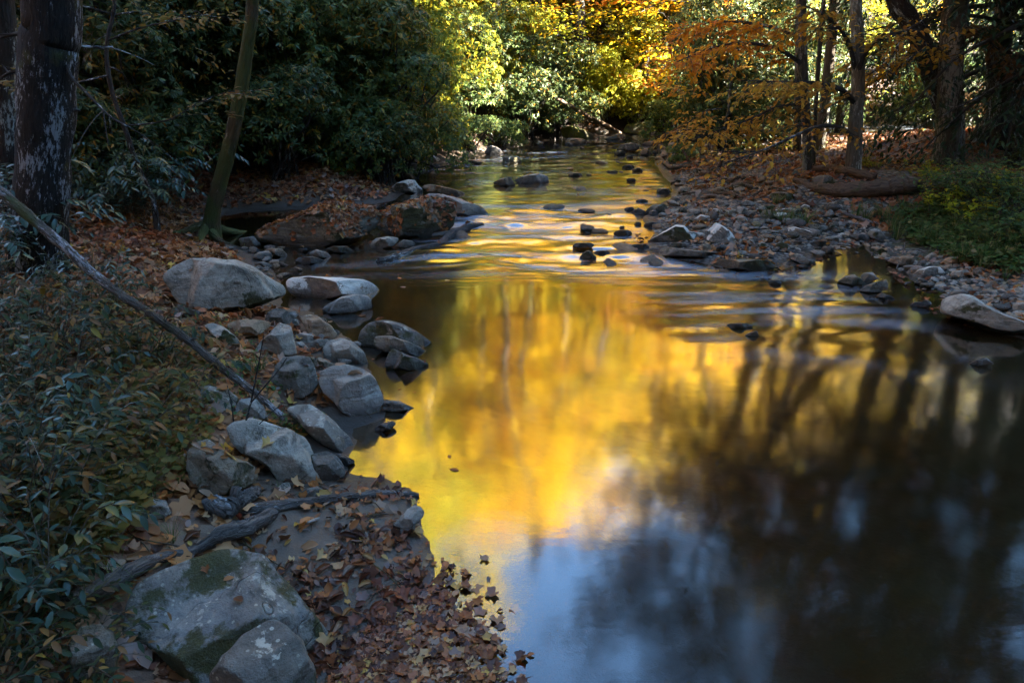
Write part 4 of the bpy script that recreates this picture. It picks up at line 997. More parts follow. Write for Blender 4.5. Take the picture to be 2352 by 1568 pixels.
log([(-420,140,27,0),(-200,295,26,0),(-40,405,24,1.6),(60,490,24,1.42),(140,560,23,1.2),(240,650,22,.95),(330,710,20,.75),(430,780,19,.55),(510,845,18,.4),(590,905,16,.25),(655,962,13,.06)],
    'long mossy pole leaning diagonally down from the left edge to the rocks', 'pole', 'fallen_pole', 'fallen branch', lump=.16, top_depth=4.9,
    parts=[([(262,665,8,0),(268,655,6,-.01),(270,648,4,-.01)], 'stub'), ([(432,782,8,0),(446,778,6,-.02),(452,776,4,-.02)], 'stub'), ([(340,716,7,0),(334,728,5,-.02)], 'stub')])
log([(470,1168,26,0),(540,1178,26,0),(620,1172,24,0),(720,1158,22,0),(820,1146,20,0),(900,1138,17,0),(962,1140,10,0)],
    'long grey driftwood log lying across the sandy beach', 'grey', 'driftwood_log', 'log', lift=.8, lump=.2)
log([(488,1165,34,0),(520,1170,36,.02),(545,1150,34,.03),(570,1140,30,.02),(590,1135,22,0)],
    'gnarled driftwood lump with two stub knobs beside the long log', 'grey', 'driftwood_stump', 'driftwood', lift=1.0, lump=.25,
    parts=[([(540,1150,24,0),(542,1130,26,-.02),(545,1118,22,-.02)], 'knob'), ([(497,1170,30,0),(484,1160,30,-.03),(478,1150,22,-.03)], 'knob')])
log([(150,1385,36,.02),(210,1362,38,.03),(290,1318,36,.03),(370,1288,22,0),(450,1270,20,0),(510,1225,34,.02),(570,1208,36,.02),(628,1188,26,0)],
    'cracked silvery log running behind the largest boulder', 'grey', 'weathered_log', 'log', lift=.9, lump=.18)
log([(205,1108,34,0),(250,1102,36,.0),(300,1095,34,0),(330,1090,22,0)], 'short dark hollow log half buried in plants at the lower left', 'wet', 'rotten_log', 'log', lift=.9)
log([(868,602,14,0),(905,592,18,.02),(960,572,16,.05),(1010,562,16,.06),(1030,545,20,.08),(1070,525,22,.10),(1108,517,13,.04)],
    'dark driftwood branch caught at the foot of the megaliths in the riffle', 'wet', 'driftwood_branch', 'driftwood', lump=.25, wet=True,
    parts=[([(990,565,12,0),(983,575,12,-.05),(972,588,7,-.12)], 'side_branch')])
log([(1868,395,12,0),(1905,396,15,0),(1950,402,16,0),(2008,416,16,0)], 'upper of two brown rotting logs by the pale-trunked tree', 'brown', 'rotting_log', 'log', lift=1.0, lump=.2)
log([(1825,420,12,.0),(1880,443,20,.0),(1940,452,32,.0),(2010,452,36,0),(2070,447,40,0),(2112,438,26,0)], 'lower and thickest brown rotting log on the right bank', 'brown', 'rotting_log', 'log', lift=1.0, lump=.22)
log([(1510,358,5,0),(1530,378,7,.02),(1548,386,8,.02),(1585,378,8,0),(1622,390,7,0)], 'forked bare branch lying on the far right gravel', 'brown', 'dead_branch', 'fallen branch',
    parts=[([(1583,377,7,0),(1578,362,6,0),(1568,345,4,0)], 'side_branch')])
log([(1568,449,6,0),(1620,445,9,0),(1680,450,11,0),(1700,458,9,0)], 'long thin brown branch lying on the upper gravel bar', 'brown', 'dead_branch', 'fallen branch',
    parts=[([(1700,455,8,0),(1730,448,6,0),(1752,436,4,0)], 'side_branch')])
log([(1935,492,7,0),(1970,500,8,.03),(2016,518,7,0)], 'slim grey branch in the grass above the golden inlet', 'grey', 'dead_branch', 'fallen branch')
log([(1425,306,6,.1),(1395,290,9,.35),(1362,272,9,.6),(1300,238,8,1.1),(1270,222,5,1.3)], 'fallen brown trunk sloping into the far bend of the stream', 'brown', 'fallen_log', 'fallen log')
log([(2058,620,2.4,0),(2066,600,2.2,.05),(2076,572,2,.15),(2078,558,1.5,.2)], 'thin pale bare twig poking up on the right grassy bank', 'grey', 'bare_twig', 'twig', n=14)
log([(1960,150*0+405,3,0),(1990,408,3,0)], 'short twig beside the pale-trunked tree', 'brown', 'bare_twig', 'twig') if False else None

# ---------------------------------------------------------------- trees
LEAF = {'oval': T_oval(), 'quad': T_quad(), 'long': T_long(), 'needle': T_quad(.09, .0)}
def branch_leaves(P, g, n, size, spread, droop, pts, dirs, nrm, sz):
    """leaves in a flat spray along a twig path P"""
    t = g.uniform(0.15, 1.0, n) * (len(P) - 1); i = np.minimum(t.astype(int), len(P) - 2); f = (t - i)[:, None]
    p = P[i] * (1 - f) + P[i + 1] * f; d = P[i + 1] - P[i]; d /= np.linalg.norm(d, axis=1)[:, None] + 1e-9
    side = np.cross(d, [0, 0, 1.0]); side /= np.linalg.norm(side, axis=1)[:, None] + 1e-9
    s = g.choice([-1, 1], n)[:, None]
    off = s * side * (g.uniform(0, 1, n) ** .8 * spread)[:, None] + d * g.uniform(-.5, .8, n)[:, None] * spread * .5
    off[:, 2] += -droop * np.abs(g.normal(0, .5, n)) * spread + g.normal(0, .05, n) * spread * 2
    ld = s * side * g.uniform(.4, 1, n)[:, None] + d * g.uniform(.2, 1, n)[:, None] + g.normal(0, .25, (n, 3)); ld[:, 2] -= droop * .6
    nn = np.array([0, 0, 1.0]) + g.normal(0, .38, (n, 3))
    pts.append(p + off); dirs.append(ld); nrm.append(nn); sz.append(size * g.uniform(.65, 1.2, n))
def tree_parts(seed, H=16, base=4, rad=4, limbs=26, twigs=6, leaves=14, size=.13, tmpl='quad', droop=.15, up=.45, r0=.2, trunk=None, trunk_r=None, spread=.35, conif=False, limb_r=.22, minr=.006):
    g = np.random.default_rng(seed)
    if trunk is None:
        z = np.linspace(0, 1, 9); w = np.cumsum(g.normal(0, .018, (9, 2)), 0) * H
        trunk = np.stack([w[:, 0] - w[0, 0], w[:, 1] - w[0, 1], z * H], 1); trunk_r = r0 * (1 - z) ** .8 * .95 + .012
        trunk_r[0] *= 1.35
    P = smooth_path(trunk, 40); rr = np.interp(np.linspace(0, len(trunk_r) - 1, 40), np.arange(len(trunk_r)), trunk_r)
    tb = MB(); V, fs = tube(P, rr, 22, .085, seed); tb.add(V, fs)
    bb = MB(); pts = []; dirs = []; nrm = []; sz = []
    zs = P[:, 2] - P[0, 2]
    for k in range(limbs):
        f = (k + g.uniform(0, 1)) / limbs; zz = base + (H - base) * f ** .9
        i = int(np.clip(np.searchsorted(zs, zz), 1, 38)); p0 = P[i]; az = k * 2.4 + g.normal(0, .5)
        prof = (1 - f) ** .6 * 1.0 if conif else math.sin(math.pi * min(1, .18 + .78 * f)) ** .7
        Ln = rad * prof * g.uniform(.7, 1.15) + .25
        u_ = up * (g.uniform(.5, 1.3)) if not conif else g.uniform(-.15, .1)
        D = np.array([math.cos(az), math.sin(az), u_]); D /= np.linalg.norm(D)
        q = [p0]; d = D.copy()
        for s in range(5):
            d = d + g.normal(0, .13, 3) + np.array([0, 0, -.06 if not conif else -.09]); d /= np.linalg.norm(d); q.append(q[-1] + d * Ln / 5)
        q = np.array(q); lr = max(minr, min(rr[i] * .55, limb_r * Ln * .08))
        V, fs = tube(smooth_path(q, 9), np.linspace(lr, minr * .7, 9), 5, 0, cap=False); bb.add(V, fs)
        for j in range(twigs):
            t = g.uniform(.22, 1.0) * 5; a = min(int(t), 4); b0 = q[a] + (q[a + 1] - q[a]) * (t - a); dd = q[a + 1] - q[a]; dd /= np.linalg.norm(dd)
            ang = g.choice([-1, 1]) * g.uniform(.4, 1.1); ca, sa = math.cos(ang), math.sin(ang)
            dt = np.array([dd[0] * ca - dd[1] * sa, dd[0] * sa + dd[1] * ca, dd[2] * .5 + g.normal(0, .15)]); tl = Ln * g.uniform(.25, .5) + .2
            tw = b0 + np.outer(np.linspace(0, 1, 4), dt) * tl; tw[:, 2] -= droop * np.linspace(0, 1, 4) ** 2 * tl * .6
            if tl > .25: V, fs = tube(tw, np.linspace(minr * .9, minr * .35, 4), 3, 0, cap=False); bb.add(V, fs)
            branch_leaves(tw, g, leaves, size, spread, droop, pts, dirs, nrm, sz)
    cb = MB()
    if pts:
        P_ = np.vstack(pts); put(cb, LEAF[tmpl], P_, basis_dir(np.vstack(dirs), np.vstack(nrm)), np.concatenate(sz))
    return tb, bb, cb
def plant_tree(seed, loc, label, bark, leaf, name='tree', cat='tree', group=None, **kw):
    tb, bb, cb = tree_parts(seed, **kw)
    e_ = empty(name, loc, label, cat, group)
    link('trunk', tb.mesh('trunk'), BARK[bark], e_)
    if bb.n: link('branches', bb.mesh('branches'), BARK['dark' if bark != 'pale' else 'grey'], e_)
    if cb.n: link('crown', cb.mesh('crown', False), LM[leaf], e_)
    return e_
def copy_tree(e_, loc, rz, sc, label, leaf=None, bark=None, group=None):
    c = e_.copy(); col.objects.link(c); c.location = loc; c.rotation_euler = (0, 0, rz); c.scale = (sc,) * 3
    c['label'] = label
    if group: c['group'] = group
    for ch in e_.children:
        d = ch.copy(); col.objects.link(d); d.parent = c
        k = ch.name.split('.')[0]
        for key, mm in (('crown', leaf and LM[leaf]), ('trunk', bark and BARK[bark])):
            if k == key and mm: d.material_slots[0].link = 'OBJECT'; d.material_slots[0].material = mm
    return c
def traced(seed, path, label, bark, leaf, Htot, crown_base, name='tree', lean_y=0.0, rootflare=1.0, **kw):
    """a trunk followed up the picture: (px, py, width px) from the foot; continued above the frame to Htot"""
    px, py, w0 = path[0]; B = at(px, py, False); Y0 = B[1]; pts = [np.zeros(3)]; rr = [w0 / 2 / F * np.linalg.norm(B - CAM) * rootflare]
    B[2] = Hs(B[0], B[1]) - .08
    for k, (x, y, w_) in enumerate(path[1:]):
        q = on_plane(x, y, Y0 + lean_y * (k + 1)); pts.append(q - B); rr.append(w_ / 2 / F * np.linalg.norm(q - CAM))
    d = pts[-1] - pts[-2]; d /= np.linalg.norm(d); d = d * .6 + np.array([0, 0, .4]); d /= np.linalg.norm(d)
    rem = Htot - pts[-1][2]; m = 5; r_ = rr[-1]
    for k in range(1, m + 1):
        pts.append(pts[-1] + d * rem / m); d = d + np.array([*rng.normal(0, .05, 2), .06]); d /= np.linalg.norm(d); rr.append(max(.015, r_ * (1 - k / m * .9)))
    return plant_tree(seed, Vector(B), label, bark, leaf, name, trunk=np.array(pts), trunk_r=np.array(rr), H=Htot, base=crown_base, **kw)
def roots(e_, n, spread, r, mat, az0=0, az1=6.28):
    g = np.random.default_rng(int(abs(e_.location.x * 100)))
    for k in range(n):
        a = az0 + (az1 - az0) * (k + g.uniform(.2, .8)) / n; L_ = spread * g.uniform(.7, 1.2); q = []
        for t in np.linspace(0, 1, 7):
            x = e_.location.x + math.cos(a + .4 * t) * (L_ * t + r * .3); y = e_.location.y + math.sin(a + .4 * t) * (L_ * t + r * .3)
            q.append((x, y, Hs(x, y) + r * (1.3 * (1 - t) ** 2.2 + .12 * (1 - t))))
        q = np.array(q) - np.array(e_.location); V, fs = tube(smooth_path(q, 14), np.linspace(r * .62, r * .12, 14), 8, .12, k)
        m = MB(); m.add(V, fs); link('root', m.mesh('root'), BARK[mat], e_)

# --- the traced trunks
t = traced(101, [(88,622,96),(92,520,92),(100,400,90),(105,250,92),(112,100,96),(120,0,96)], 'big dark trunk with white lichen streaks at the left edge', 'lichen', 'brownleaf', 15, 7.0, rootflare=1.1,
       rad=4.4, limbs=48, twigs=7, leaves=18, size=.2, spread=.5, r0=.2)
t = traced(102, [(8,500,46),(8,330,44),(4,160,42),(0,0,42)], 'dark trunk cut by the left picture edge behind the lichened one', 'dark', 'brownleaf', 14, 5.5, rad=3.8, limbs=40, leaves=18, size=.2, spread=.5)
t = traced(103, [(484,545,38),(488,490,31),(505,420,30),(530,325,28),(552,215,27),(568,110,25),(580,0,24)], 'slender leaning tree with flared roots at the side pool', 'mossy', 'brownleaf', 11, 5.0, rootflare=1.15,
       rad=2.8, limbs=22, leaves=12, size=.11)
roots(t, 5, .5, .12, 'mossy')
t = traced(104, [(205,400,40),(212,280,46),(225,140,48),(240,0,50)], 'thick black trunk in the gloom right of the lichened trunk', 'dark', 'brownleaf', 14, 6, rad=4.2, limbs=42, leaves=18, size=.2, spread=.5)
t = traced(105, [(962,210,22),(975,150,24),(1000,80,25),(1030,0,26)], 'dark leaning trunk above the middle of the green thicket', 'dark', 'yellow', 15, 6, rad=3.5, limbs=28, leaves=14, size=.13, lean_y=.3)
t = traced(106, [(1018,190,8),(1030,130,8),(1058,50,9),(1078,0,9)], 'thin sunlit trunk right behind the dark leaning trunk', 'pale', 'yellow', 12, 6, rad=3, limbs=22, leaves=14, size=.12)
t = traced(107, [(1345,190,14),(1362,120,15),(1385,50,14),(1420,0,13)], 'forked dark tree leaning right over the far bend', 'dark', 'ygreen', 12, 4.5, rad=3.2, limbs=24, leaves=14, size=.12)
t = traced(108, [(1365,230,6),(1372,120,7),(1376,0,7)], 'thin straight dark stem crossing the forked tree at the far bend', 'dark', 'ygreen', 10, 5, rad=2.5, limbs=18, leaves=12, size=.12)
t = traced(109, [(1270,200,9),(1275,120,10),(1280,50,12),(1292,0,12)], 'dark trunk among sunlit orange leaves left of the far bend', 'dark', 'orange', 13, 4.5, rad=3.2, limbs=26, leaves=15, size=.13)
# right bank
RT = [
 (201, [(1712,300,13),(1705,200,14),(1695,100,14),(1686,0,14)], 'slim dark trunk farthest left of the right bank trees', 'dark', 'brownleaf', 7, 5.0),
 (202, [(1757,300,9),(1752,150,9),(1748,0,8)], 'very thin dark trunk second from the left on the right bank', 'dark', 'brownleaf', 6.5, 5.0),
 (203, [(1780,310,22),(1776,150,21),(1773,0,21)], 'dark straight trunk left of the close group of grey trunks', 'dark', 'brownleaf', 8, 6.0),
 (204, [(1832,345,18),(1834,250,17),(1836,120,17),(1838,0,16)], 'grey trunk at the left of the close group of trunks', 'grey', 'brownleaf', 8.2, 6.5),
 (205, [(1856,388,20),(1853,300,18),(1846,180,18),(1842,0,17)], 'front mottled grey trunk of the close group with its foot in leaves', 'grey', 'brownleaf', 9.2, 6.0),
 (206, [(1870,382,7),(1872,280,8),(1880,150,8),(1892,0,8)], 'thin grey stem just right of the front mottled trunk', 'grey', 'brownleaf', 7, 5.0),
 (207, [(1882,345,22),(1895,240,20),(1908,110,20),(1918,0,20)], 'brown trunk at the right of the close group leaning right', 'brown', 'brownleaf', 9, 6.5),
 (208, [(1925,310,16),(1940,180,16),(1952,60,17),(1962,0,17)], 'dark trunk behind and left of the pale-trunked tree', 'dark', 'brownleaf', 10, 6.0),
 (209, [(1960,394,32),(1963,330,28),(1968,240,26),(1972,150,24),(1968,60,22),(1966,0,20)], 'pale mottled tree with low spreading boughs beside the path', 'pale', 'brownleaf', 10.5, 4.2),
 (210, [(2196,368,26),(2182,290,34),(2150,200,36),(2120,110,34),(2085,40,34),(2060,0,34)], 'dark leaning trunk that bends left over the path', 'dark', 'brownleaf', 12, 5.0),
 (211, [(2172,378,44),(2178,280,42),(2184,160,40),(2190,60,40),(2196,0,40)], 'thick straight grey trunk right of the path', 'grey', 'brownleaf', 17, 6.5),
 (212, [(2212,355,12),(2206,240,12),(2200,120,12)], 'thin dark trunk just right of the thick grey one', 'dark', 'brownleaf', 12, 6.0),
 (213, [(2288,330,14),(2292,200,14),(2294,80,13)], 'reddish dark trunk in the gloom near the right edge', 'brown', 'hemlock', 13, 5.0)]
for sd_, pa, lb, bk, lf, Ht, cb_ in RT:
    t = traced(sd_, pa, lb, bk, lf, Ht, max(3.7, cb_ - 1.7), rad=Ht * .25, limbs=int(Ht * 1.9), twigs=7, leaves=15, size=.20, spread=.5)
def boughs(seed, owner_px, specs, label, leaf, name, cat, size=.085):
    pass

# ---------------------------------------------------------------- understory and the far wood
def prot(seed, name, cat, bark, leaf, **kw):
    return plant_tree(seed, (0, 0, -200), 'prototype', bark, leaf, name, cat, **kw)
protos = {
 'tall1': prot(301, 'tree', 'tree', 'dark', 'yellow', H=17, base=4.0, rad=3.6, limbs=40, twigs=7, leaves=17, size=.19, r0=.19, spread=.5),
 'tall2': prot(302, 'tree', 'tree', 'dark', 'gold', H=15, base=3.0, rad=3.4, limbs=38, twigs=7, leaves=17, size=.19, r0=.16, spread=.5),
 'tall3': prot(303, 'tree', 'tree', 'grey', 'yellow', H=19, base=5.0, rad=4.0, limbs=42, twigs=7, leaves=17, size=.20, r0=.22, spread=.5),
 'under1': prot(311, 'understory_tree', 'small tree', 'dark', 'gold', H=6.0, base=.8, rad=2.4, limbs=22, twigs=7, leaves=16, size=.125, r0=.05, spread=.34, up=.3, limb_r=.14),
 'under2': prot(312, 'understory_tree', 'small tree', 'dark', 'ygreen', H=5.0, base=.6, rad=2.2, limbs=22, twigs=7, leaves=16, size=.125, r0=.045, spread=.34, up=.3, limb_r=.14),
 'hem': prot(321, 'hemlock_tree', 'conifer', 'dark', 'hemlock', H=13, base=1.2, rad=3.2, limbs=60, twigs=9, leaves=36, size=.135, tmpl='long', droop=.5, r0=.18, spread=.3, conif=True),
}
used = set()
def stand(kind, px, Y, label, leaf=None, bark=None, sc=1.0, rz=None, group=None, dz=0.0):
    x, y = XY(px, Y, .8)
    while Y > 14 and inside(np.array([[x, y]]), WPOLY)[0]: Y += 1.0; x, y = XY(px, Y, .8)
    z = Hs(x, y) - .1 + dz
    rz = rng.uniform(0, 6.28) if rz is None else rz; p = protos[kind]
    if kind not in used:
        used.add(kind); p.location = (x, y, z); p.rotation_euler = (0, 0, rz); p.scale = (sc,) * 3; p['label'] = label
        if group: p['group'] = group
        for ch in p.children:
            k = ch.name.split('.')[0]
            if k == 'crown' and leaf: ch.data.materials[0] = LM[leaf]
            if k == 'trunk' and bark: ch.data.materials[0] = BARK[bark]
        return p
    return copy_tree(p, (x, y, z), rz, sc, label, leaf, bark, group)
# tall trees on the sunny slope at the end of the valley (their crowns fill the mirror of the pool)
SL = [('tall1',760,27,'yellow','tall yellow tree on the slope above the dark end of the thicket',1.0),('tall3',860,31,'ygreen','tall lime-yellow tree high on the slope behind the thicket',1.0),
 ('tall2',915,26,'ygreen','yellow-green tree just behind the thicket crest',1.0),('tall1',985,30,'yellow','tall yellow tree behind the dark leaning trunk',1.05),
 ('tall2',1060,26.5,'ygreen','lime tree right of the dark leaning trunk',0.84),('tall3',1120,31,'orange','tall orange tree high on the middle of the slope',0.82),
 ('tall2',1150,26,'orange','orange tree glowing in front of the middle slope',0.8),('tall1',1215,28,'orange','orange-red tree left of the far bend on the slope',0.8),
 ('tall2',1260,25.5,'gold','golden tree directly above the sunlit ledge',0.77),('tall3',1330,33,'yellow','tall yellow tree at the back of the far bend',0.71),
 ('tall1',1375,27,'yellow','yellow tree behind the forked tree at the bend',0.69),('tall2',1430,29,'ygreen','lime-green tree right of the forked tree',0.71),
 ('tall1',1500,27,'gold','golden tree above the vanishing stream',.85),('tall2',1570,30,'beech','russet tree beyond the right end of the stream',.95),
 ('tall3',1640,33,'brownleaf','tall brown-leaved tree beyond the amber sapling',1.0),('tall2',1705,31,'brownleaf','brown-leaved tree seen between the slim right bank trunks',1.0),
 ('tall1',1790,36,'beech','russet tree in the background of the grey trunk group',1.0),('tall2',1880,34,'beech','russet tree far behind the right side of the grey trunks',1.0),
 ('tall3',1950,40,'yellow','yellow tree far down the left side of the path',1.0),('tall1',2010,44,'gold','golden tree at the far end of the path',1.0),
 ('tall2',2075,38,'gold','golden tree far down the right side of the path',1.0),('tall1',2130,43,'yellow','yellow tree behind the leaning trunk at the path',1.0),
 ('tall2',650,25,'ygreen','dim green-yellow tree behind the left thicket',1.0),('tall3',520,27,'yellow','tall yellow tree far behind the leaning slender tree',1.0),
 ('tall1',400,22,'orange','orange tree deep in the left wood',.9),('tall2',300,20,'orange','rusty orange tree behind the thick black trunk',.9),('tall2',60,17,'orange','rust-coloured tree glimpsed behind the left edge trunks',.9)]
SL += [('tall2',900,34,'yellow','yellow tree on the upper slope behind the lime tree',1.0),('tall1',1010,36,'ygreen','lime tree on the upper slope above the thin pale trunk',0.84),('tall2',1090,35,'yellow','yellow tree on the upper slope behind the golden one',0.84),
 ('tall1',1180,33,'orange','deep orange tree on the upper slope behind the other orange ones',0.8),('tall2',1240,32,'yellow','yellow tree on the upper slope above the bend',0.8),('tall1',1290,28.5,'orange','orange tree left of the forked tree on the slope',0.67),('tall2',800,23,'ygreen','yellow-green tree rising out of the thicket',1.0),
 ('tall2',1460,33,'yellow','yellow tree high behind the golden sapling',0.67),('tall1',1550,36,'beech','russet tree at the back right of the bend',.9),('tall2',1620,28,'brownleaf','brown-leaved tree right of the vanishing stream',.9)]
for k, px, Y, lf, lb, sc_ in SL: stand(k, px, Y, lb, lf, None, sc_, group='tall autumn trees in the background')
# low golden and lime understory
US = [('under1',1040,24,'gold','low orange-gold sapling right of the leaning dark trunk',1.0),('under1',1110,23,'orange','bright orange sapling on the slope left of centre',1.0),
 ('under2',1180,24,'ygreen','lime sapling on the slope behind the orange one',1.1),('under1',1225,22.5,'gold','golden sapling above the rhododendrons left of the bend',1.0),
 ('under2',1300,23,'ygreen','lime sapling directly above the fallen trunk',.9),('under2',1410,23.5,'ygreen','bright lime sapling at the bend behind the ledges',.9),
 ('under1',1470,24,'gold','golden sapling right of the bend',1.0),('under2',1520,25,'yellow','yellow sapling beyond the end of the stream',1.1),
 ('under1',1560,22,'gold','golden understory tree overhanging the far right channel',1.1),('under1',1620,21,'orange','deep amber understory tree behind the yellow sapling',1.2),
 ('under1',1680,20,'gold','amber understory tree between the slim right trunks',1.2),('under2',1730,24,'ygreen','lime sapling seen through the slim right trunks',1.1),
 ('under2',1810,26,'green','green sapling behind the grey trunk group',1.2),('under2',1885,27,'ygreen','lime bush-like sapling left of the path',1.1),
 ('under1',1985,44,'yellow','small yellow tree at the crest of the path',1.2),('under1',2040,45,'yellow','small yellow tree right at the far end of the path',1.2),
 ('under2',2150,26,'green','green sapling on the right verge of the path',1.1),('under2',2150,20,'green','dark green sapling between path and leaning trunk',.9),
 ('under2',2240,20,'hemlock','dark shrubby sapling behind the thick grey trunk',1.0)]
for k, px, Y, lf, lb, sc_ in US: stand(k, px, Y, lb, lf, None, sc_, group='understory saplings')
BG = [(1590,26,'gold'),(1650,25,'yellow'),(1700,28,'ygreen'),(1745,31,'yellow'),(1785,29,'gold'),(1830,33,'yellow'),(1875,30,'ygreen'),(1905,36,'yellow'),(1925,42,'gold'),(1970,46,'yellow'),(2000,46,'gold'),(2025,43,'ygreen'),(2055,45,'yellow'),(2105,36,'gold'),(2135,32,'yellow'),(2150,27,'ygreen'),(2190,29,'gold'),(2230,24,'green'),(2275,23,'green'),(2330,22,'green'),(1850,40,'gold'),(1720,38,'yellow'),(1640,36,'gold'),(1560,32,'yellow'),(1500,30,'ygreen'),(1440,30,'yellow'),(1380,29,'gold'),(1330,28,'ygreen'),(1270,27,'yellow'),(1210,27,'gold'),(1140,28,'ygreen'),(1070,28,'yellow'),(1000,27,'ygreen'),(940,25,'yellow')]
for k_, (px, Y, lf) in enumerate(BG):
    stand('under1' if k_ % 2 else 'under2', px, Y, {'gold': 'golden understory tree deep in the sunlit wood', 'yellow': 'yellow understory tree deep in the sunlit wood', 'ygreen': 'lime understory tree deep in the sunlit wood', 'green': 'green understory tree in the dark right-hand wood'}[lf], lf, None, 1.25, group={'gold': 'golden trees deep in the wood', 'yellow': 'yellow trees deep in the wood', 'ygreen': 'lime trees deep in the wood', 'green': 'green trees of the dark wood'}[lf])

SLIM = [(1925,27),(1952,31),(1986,36),(2012,33),(2034,39),(2052,34),(2072,30),(2100,33),(1800,25),(1868,27),(1668,24),(1600,27),(1480,28),(1412,30),(1180,25),(1098,24),(1008,21.6),(1135,22.2),(1238,22.8),(1332,22.8),(1460,23.2),(1524,22.4),(1588,20.4),(1632,19.8),(905,19.5),(830,19),(690,18.5),(1800,18.5),(1912,20.5)]
pz = plant_tree(341, (0, 0, -200), 'slim dark trunk standing in the golden wood', 'dark', 'gold', 'slim_tree', 'tree', 'slim trunks in the golden wood', H=13, base=4.5, rad=1.7, limbs=20, twigs=4, leaves=9, size=.17, r0=.14, spread=.4)
for k_, (px, Y) in enumerate(SLIM):
    x, y = XY(px, Y, 1.5)
    while inside(np.array([[x, y]]), WPOLY)[0]: Y += 1.0; x, y = XY(px, Y, 1.5)
    if k_ == 0: pz.location = (x, y, Hs(x, y) - .1)
    else: copy_tree(pz, (x, y, Hs(x, y) - .1), rng.uniform(0, 6.28), rng.uniform(.8, 1.15), 'slim dark trunk standing in the golden wood')

# ---------------------------------------------------------------- rhododendron thicket and shrubs
def rhodo_mesh(seed, rx, rz, whorls, leaf=.15, per=7, tmpl=None):
    g = np.random.default_rng(seed)
    lobes = [(np.array([0, 0, rz * .5]), rx * .85, rz * .52)] + [(np.array([g.uniform(-.6, .6) * rx, g.uniform(-.6, .6) * rx, g.uniform(.22, .95) * rz]), rx * g.uniform(.32, .55), rz * g.uniform(.18, .3)) for _ in range(9)]
    P = []; A = []
    for _ in range(whorls):
        c, a, b = lobes[int(g.integers(len(lobes)))]
        d = g.normal(0, 1, 3); d /= np.linalg.norm(d)
        if d[2] < -.5: d[2] *= -1
        s = g.uniform(.72, 1.05); p = c + d * np.array([a, a, b]) * s
        if p[2] < .05: continue
        P.append(p); A.append(d * np.array([1, 1, .7]) + np.array([0, 0, .55]) + g.normal(0, .3, 3))
    P = np.array(P); A = np.array(A); A /= np.linalg.norm(A, axis=1)[:, None]; n = len(P)
    ref = np.where(np.abs(A[:, 2:3]) < .9, [[0, 0, 1.0]], [[1.0, 0, 0]]); U = np.cross(A, ref); U /= np.linalg.norm(U, axis=1)[:, None]; W_ = np.cross(A, U)
    mb = MB(); ph0 = g.uniform(0, 6.28, n)
    for k in range(per):
        ph = ph0 + k * 2 * math.pi / per + g.normal(0, .2, n); rad = U * np.cos(ph)[:, None] + W_ * np.sin(ph)[:, None]
        el = g.normal(-.05, .3, n)[:, None]
        Y = rad * np.cos(el) + A * np.sin(el); Y[:, 2] -= .25
        put(mb, tmpl or T_long(.17, .05, .2), P + rad * .01, basis_dir(Y, A + .3 * rvec(n, 1, g)), leaf * g.uniform(.7, 1.15, n))
    st = MB()
    for k in range(26):
        p = P[int(g.integers(n))]; q = np.array([[g.normal(0, .12 * rx), g.normal(0, .12 * rx), -.1], p * np.array([.35, .35, .45]) + g.normal(0, .1, 3), p * .8 + g.normal(0, .08, 3), p])
        V, fs = tube(smooth_path(q, 9), np.linspace(.028, .006, 9), 5, 0, cap=False); st.add(V, fs)
    return st.mesh('stems'), mb.mesh('foliage', False)
SH = {}
def shrub_proto(key, name, cat, st, fo, leaf):
    st.materials.append(BARK['dark']); fo.materials.append(LM[leaf]); SH[key] = (name, cat, st, fo)
shrub_proto('r1', 'rhododendron_bush', 'bush', *rhodo_mesh(401, 1.6, 2.7, 1900, .12), 'rhodo')
shrub_proto('r2', 'rhododendron_bush', 'bush', *rhodo_mesh(402, 1.8, 3.4, 2400, .12), 'rhodo')
shrub_proto('r3', 'rhododendron_bush', 'bush', *rhodo_mesh(403, 1.3, 1.7, 1300, .115), 'rhodo')
shrub_proto('f1', 'leafy_bush', 'bush', *rhodo_mesh(404, 1.5, 2.2, 1900, .085, 6, T_quad(.28, .06)), 'green')
shrub_proto('f2', 'leafy_bush', 'bush', *rhodo_mesh(405, 1.1, 1.1, 1200, .07, 6, T_quad(.28, .06)), 'green')
def shrub(key, x, y, label, leaf=None, sc=1.0, rz=None, group=None, sq=1.0, dz=-.08):
    name, cat, st, fo = SH[key]
    e_ = empty(name, (x, y, Hs(x, y) + dz), label, cat, group); e_.rotation_euler = (0, 0, rng.uniform(0, 6.28) if rz is None else rz); e_.scale = (sc, sc, sc * sq)
    link('stems', st, None, e_); o = link('foliage', fo, None, e_)
    if leaf: o.material_slots[0].link = 'OBJECT'; o.material_slots[0].material = LM[leaf]
    return e_
G_ = 'rhododendrons of the left thicket'
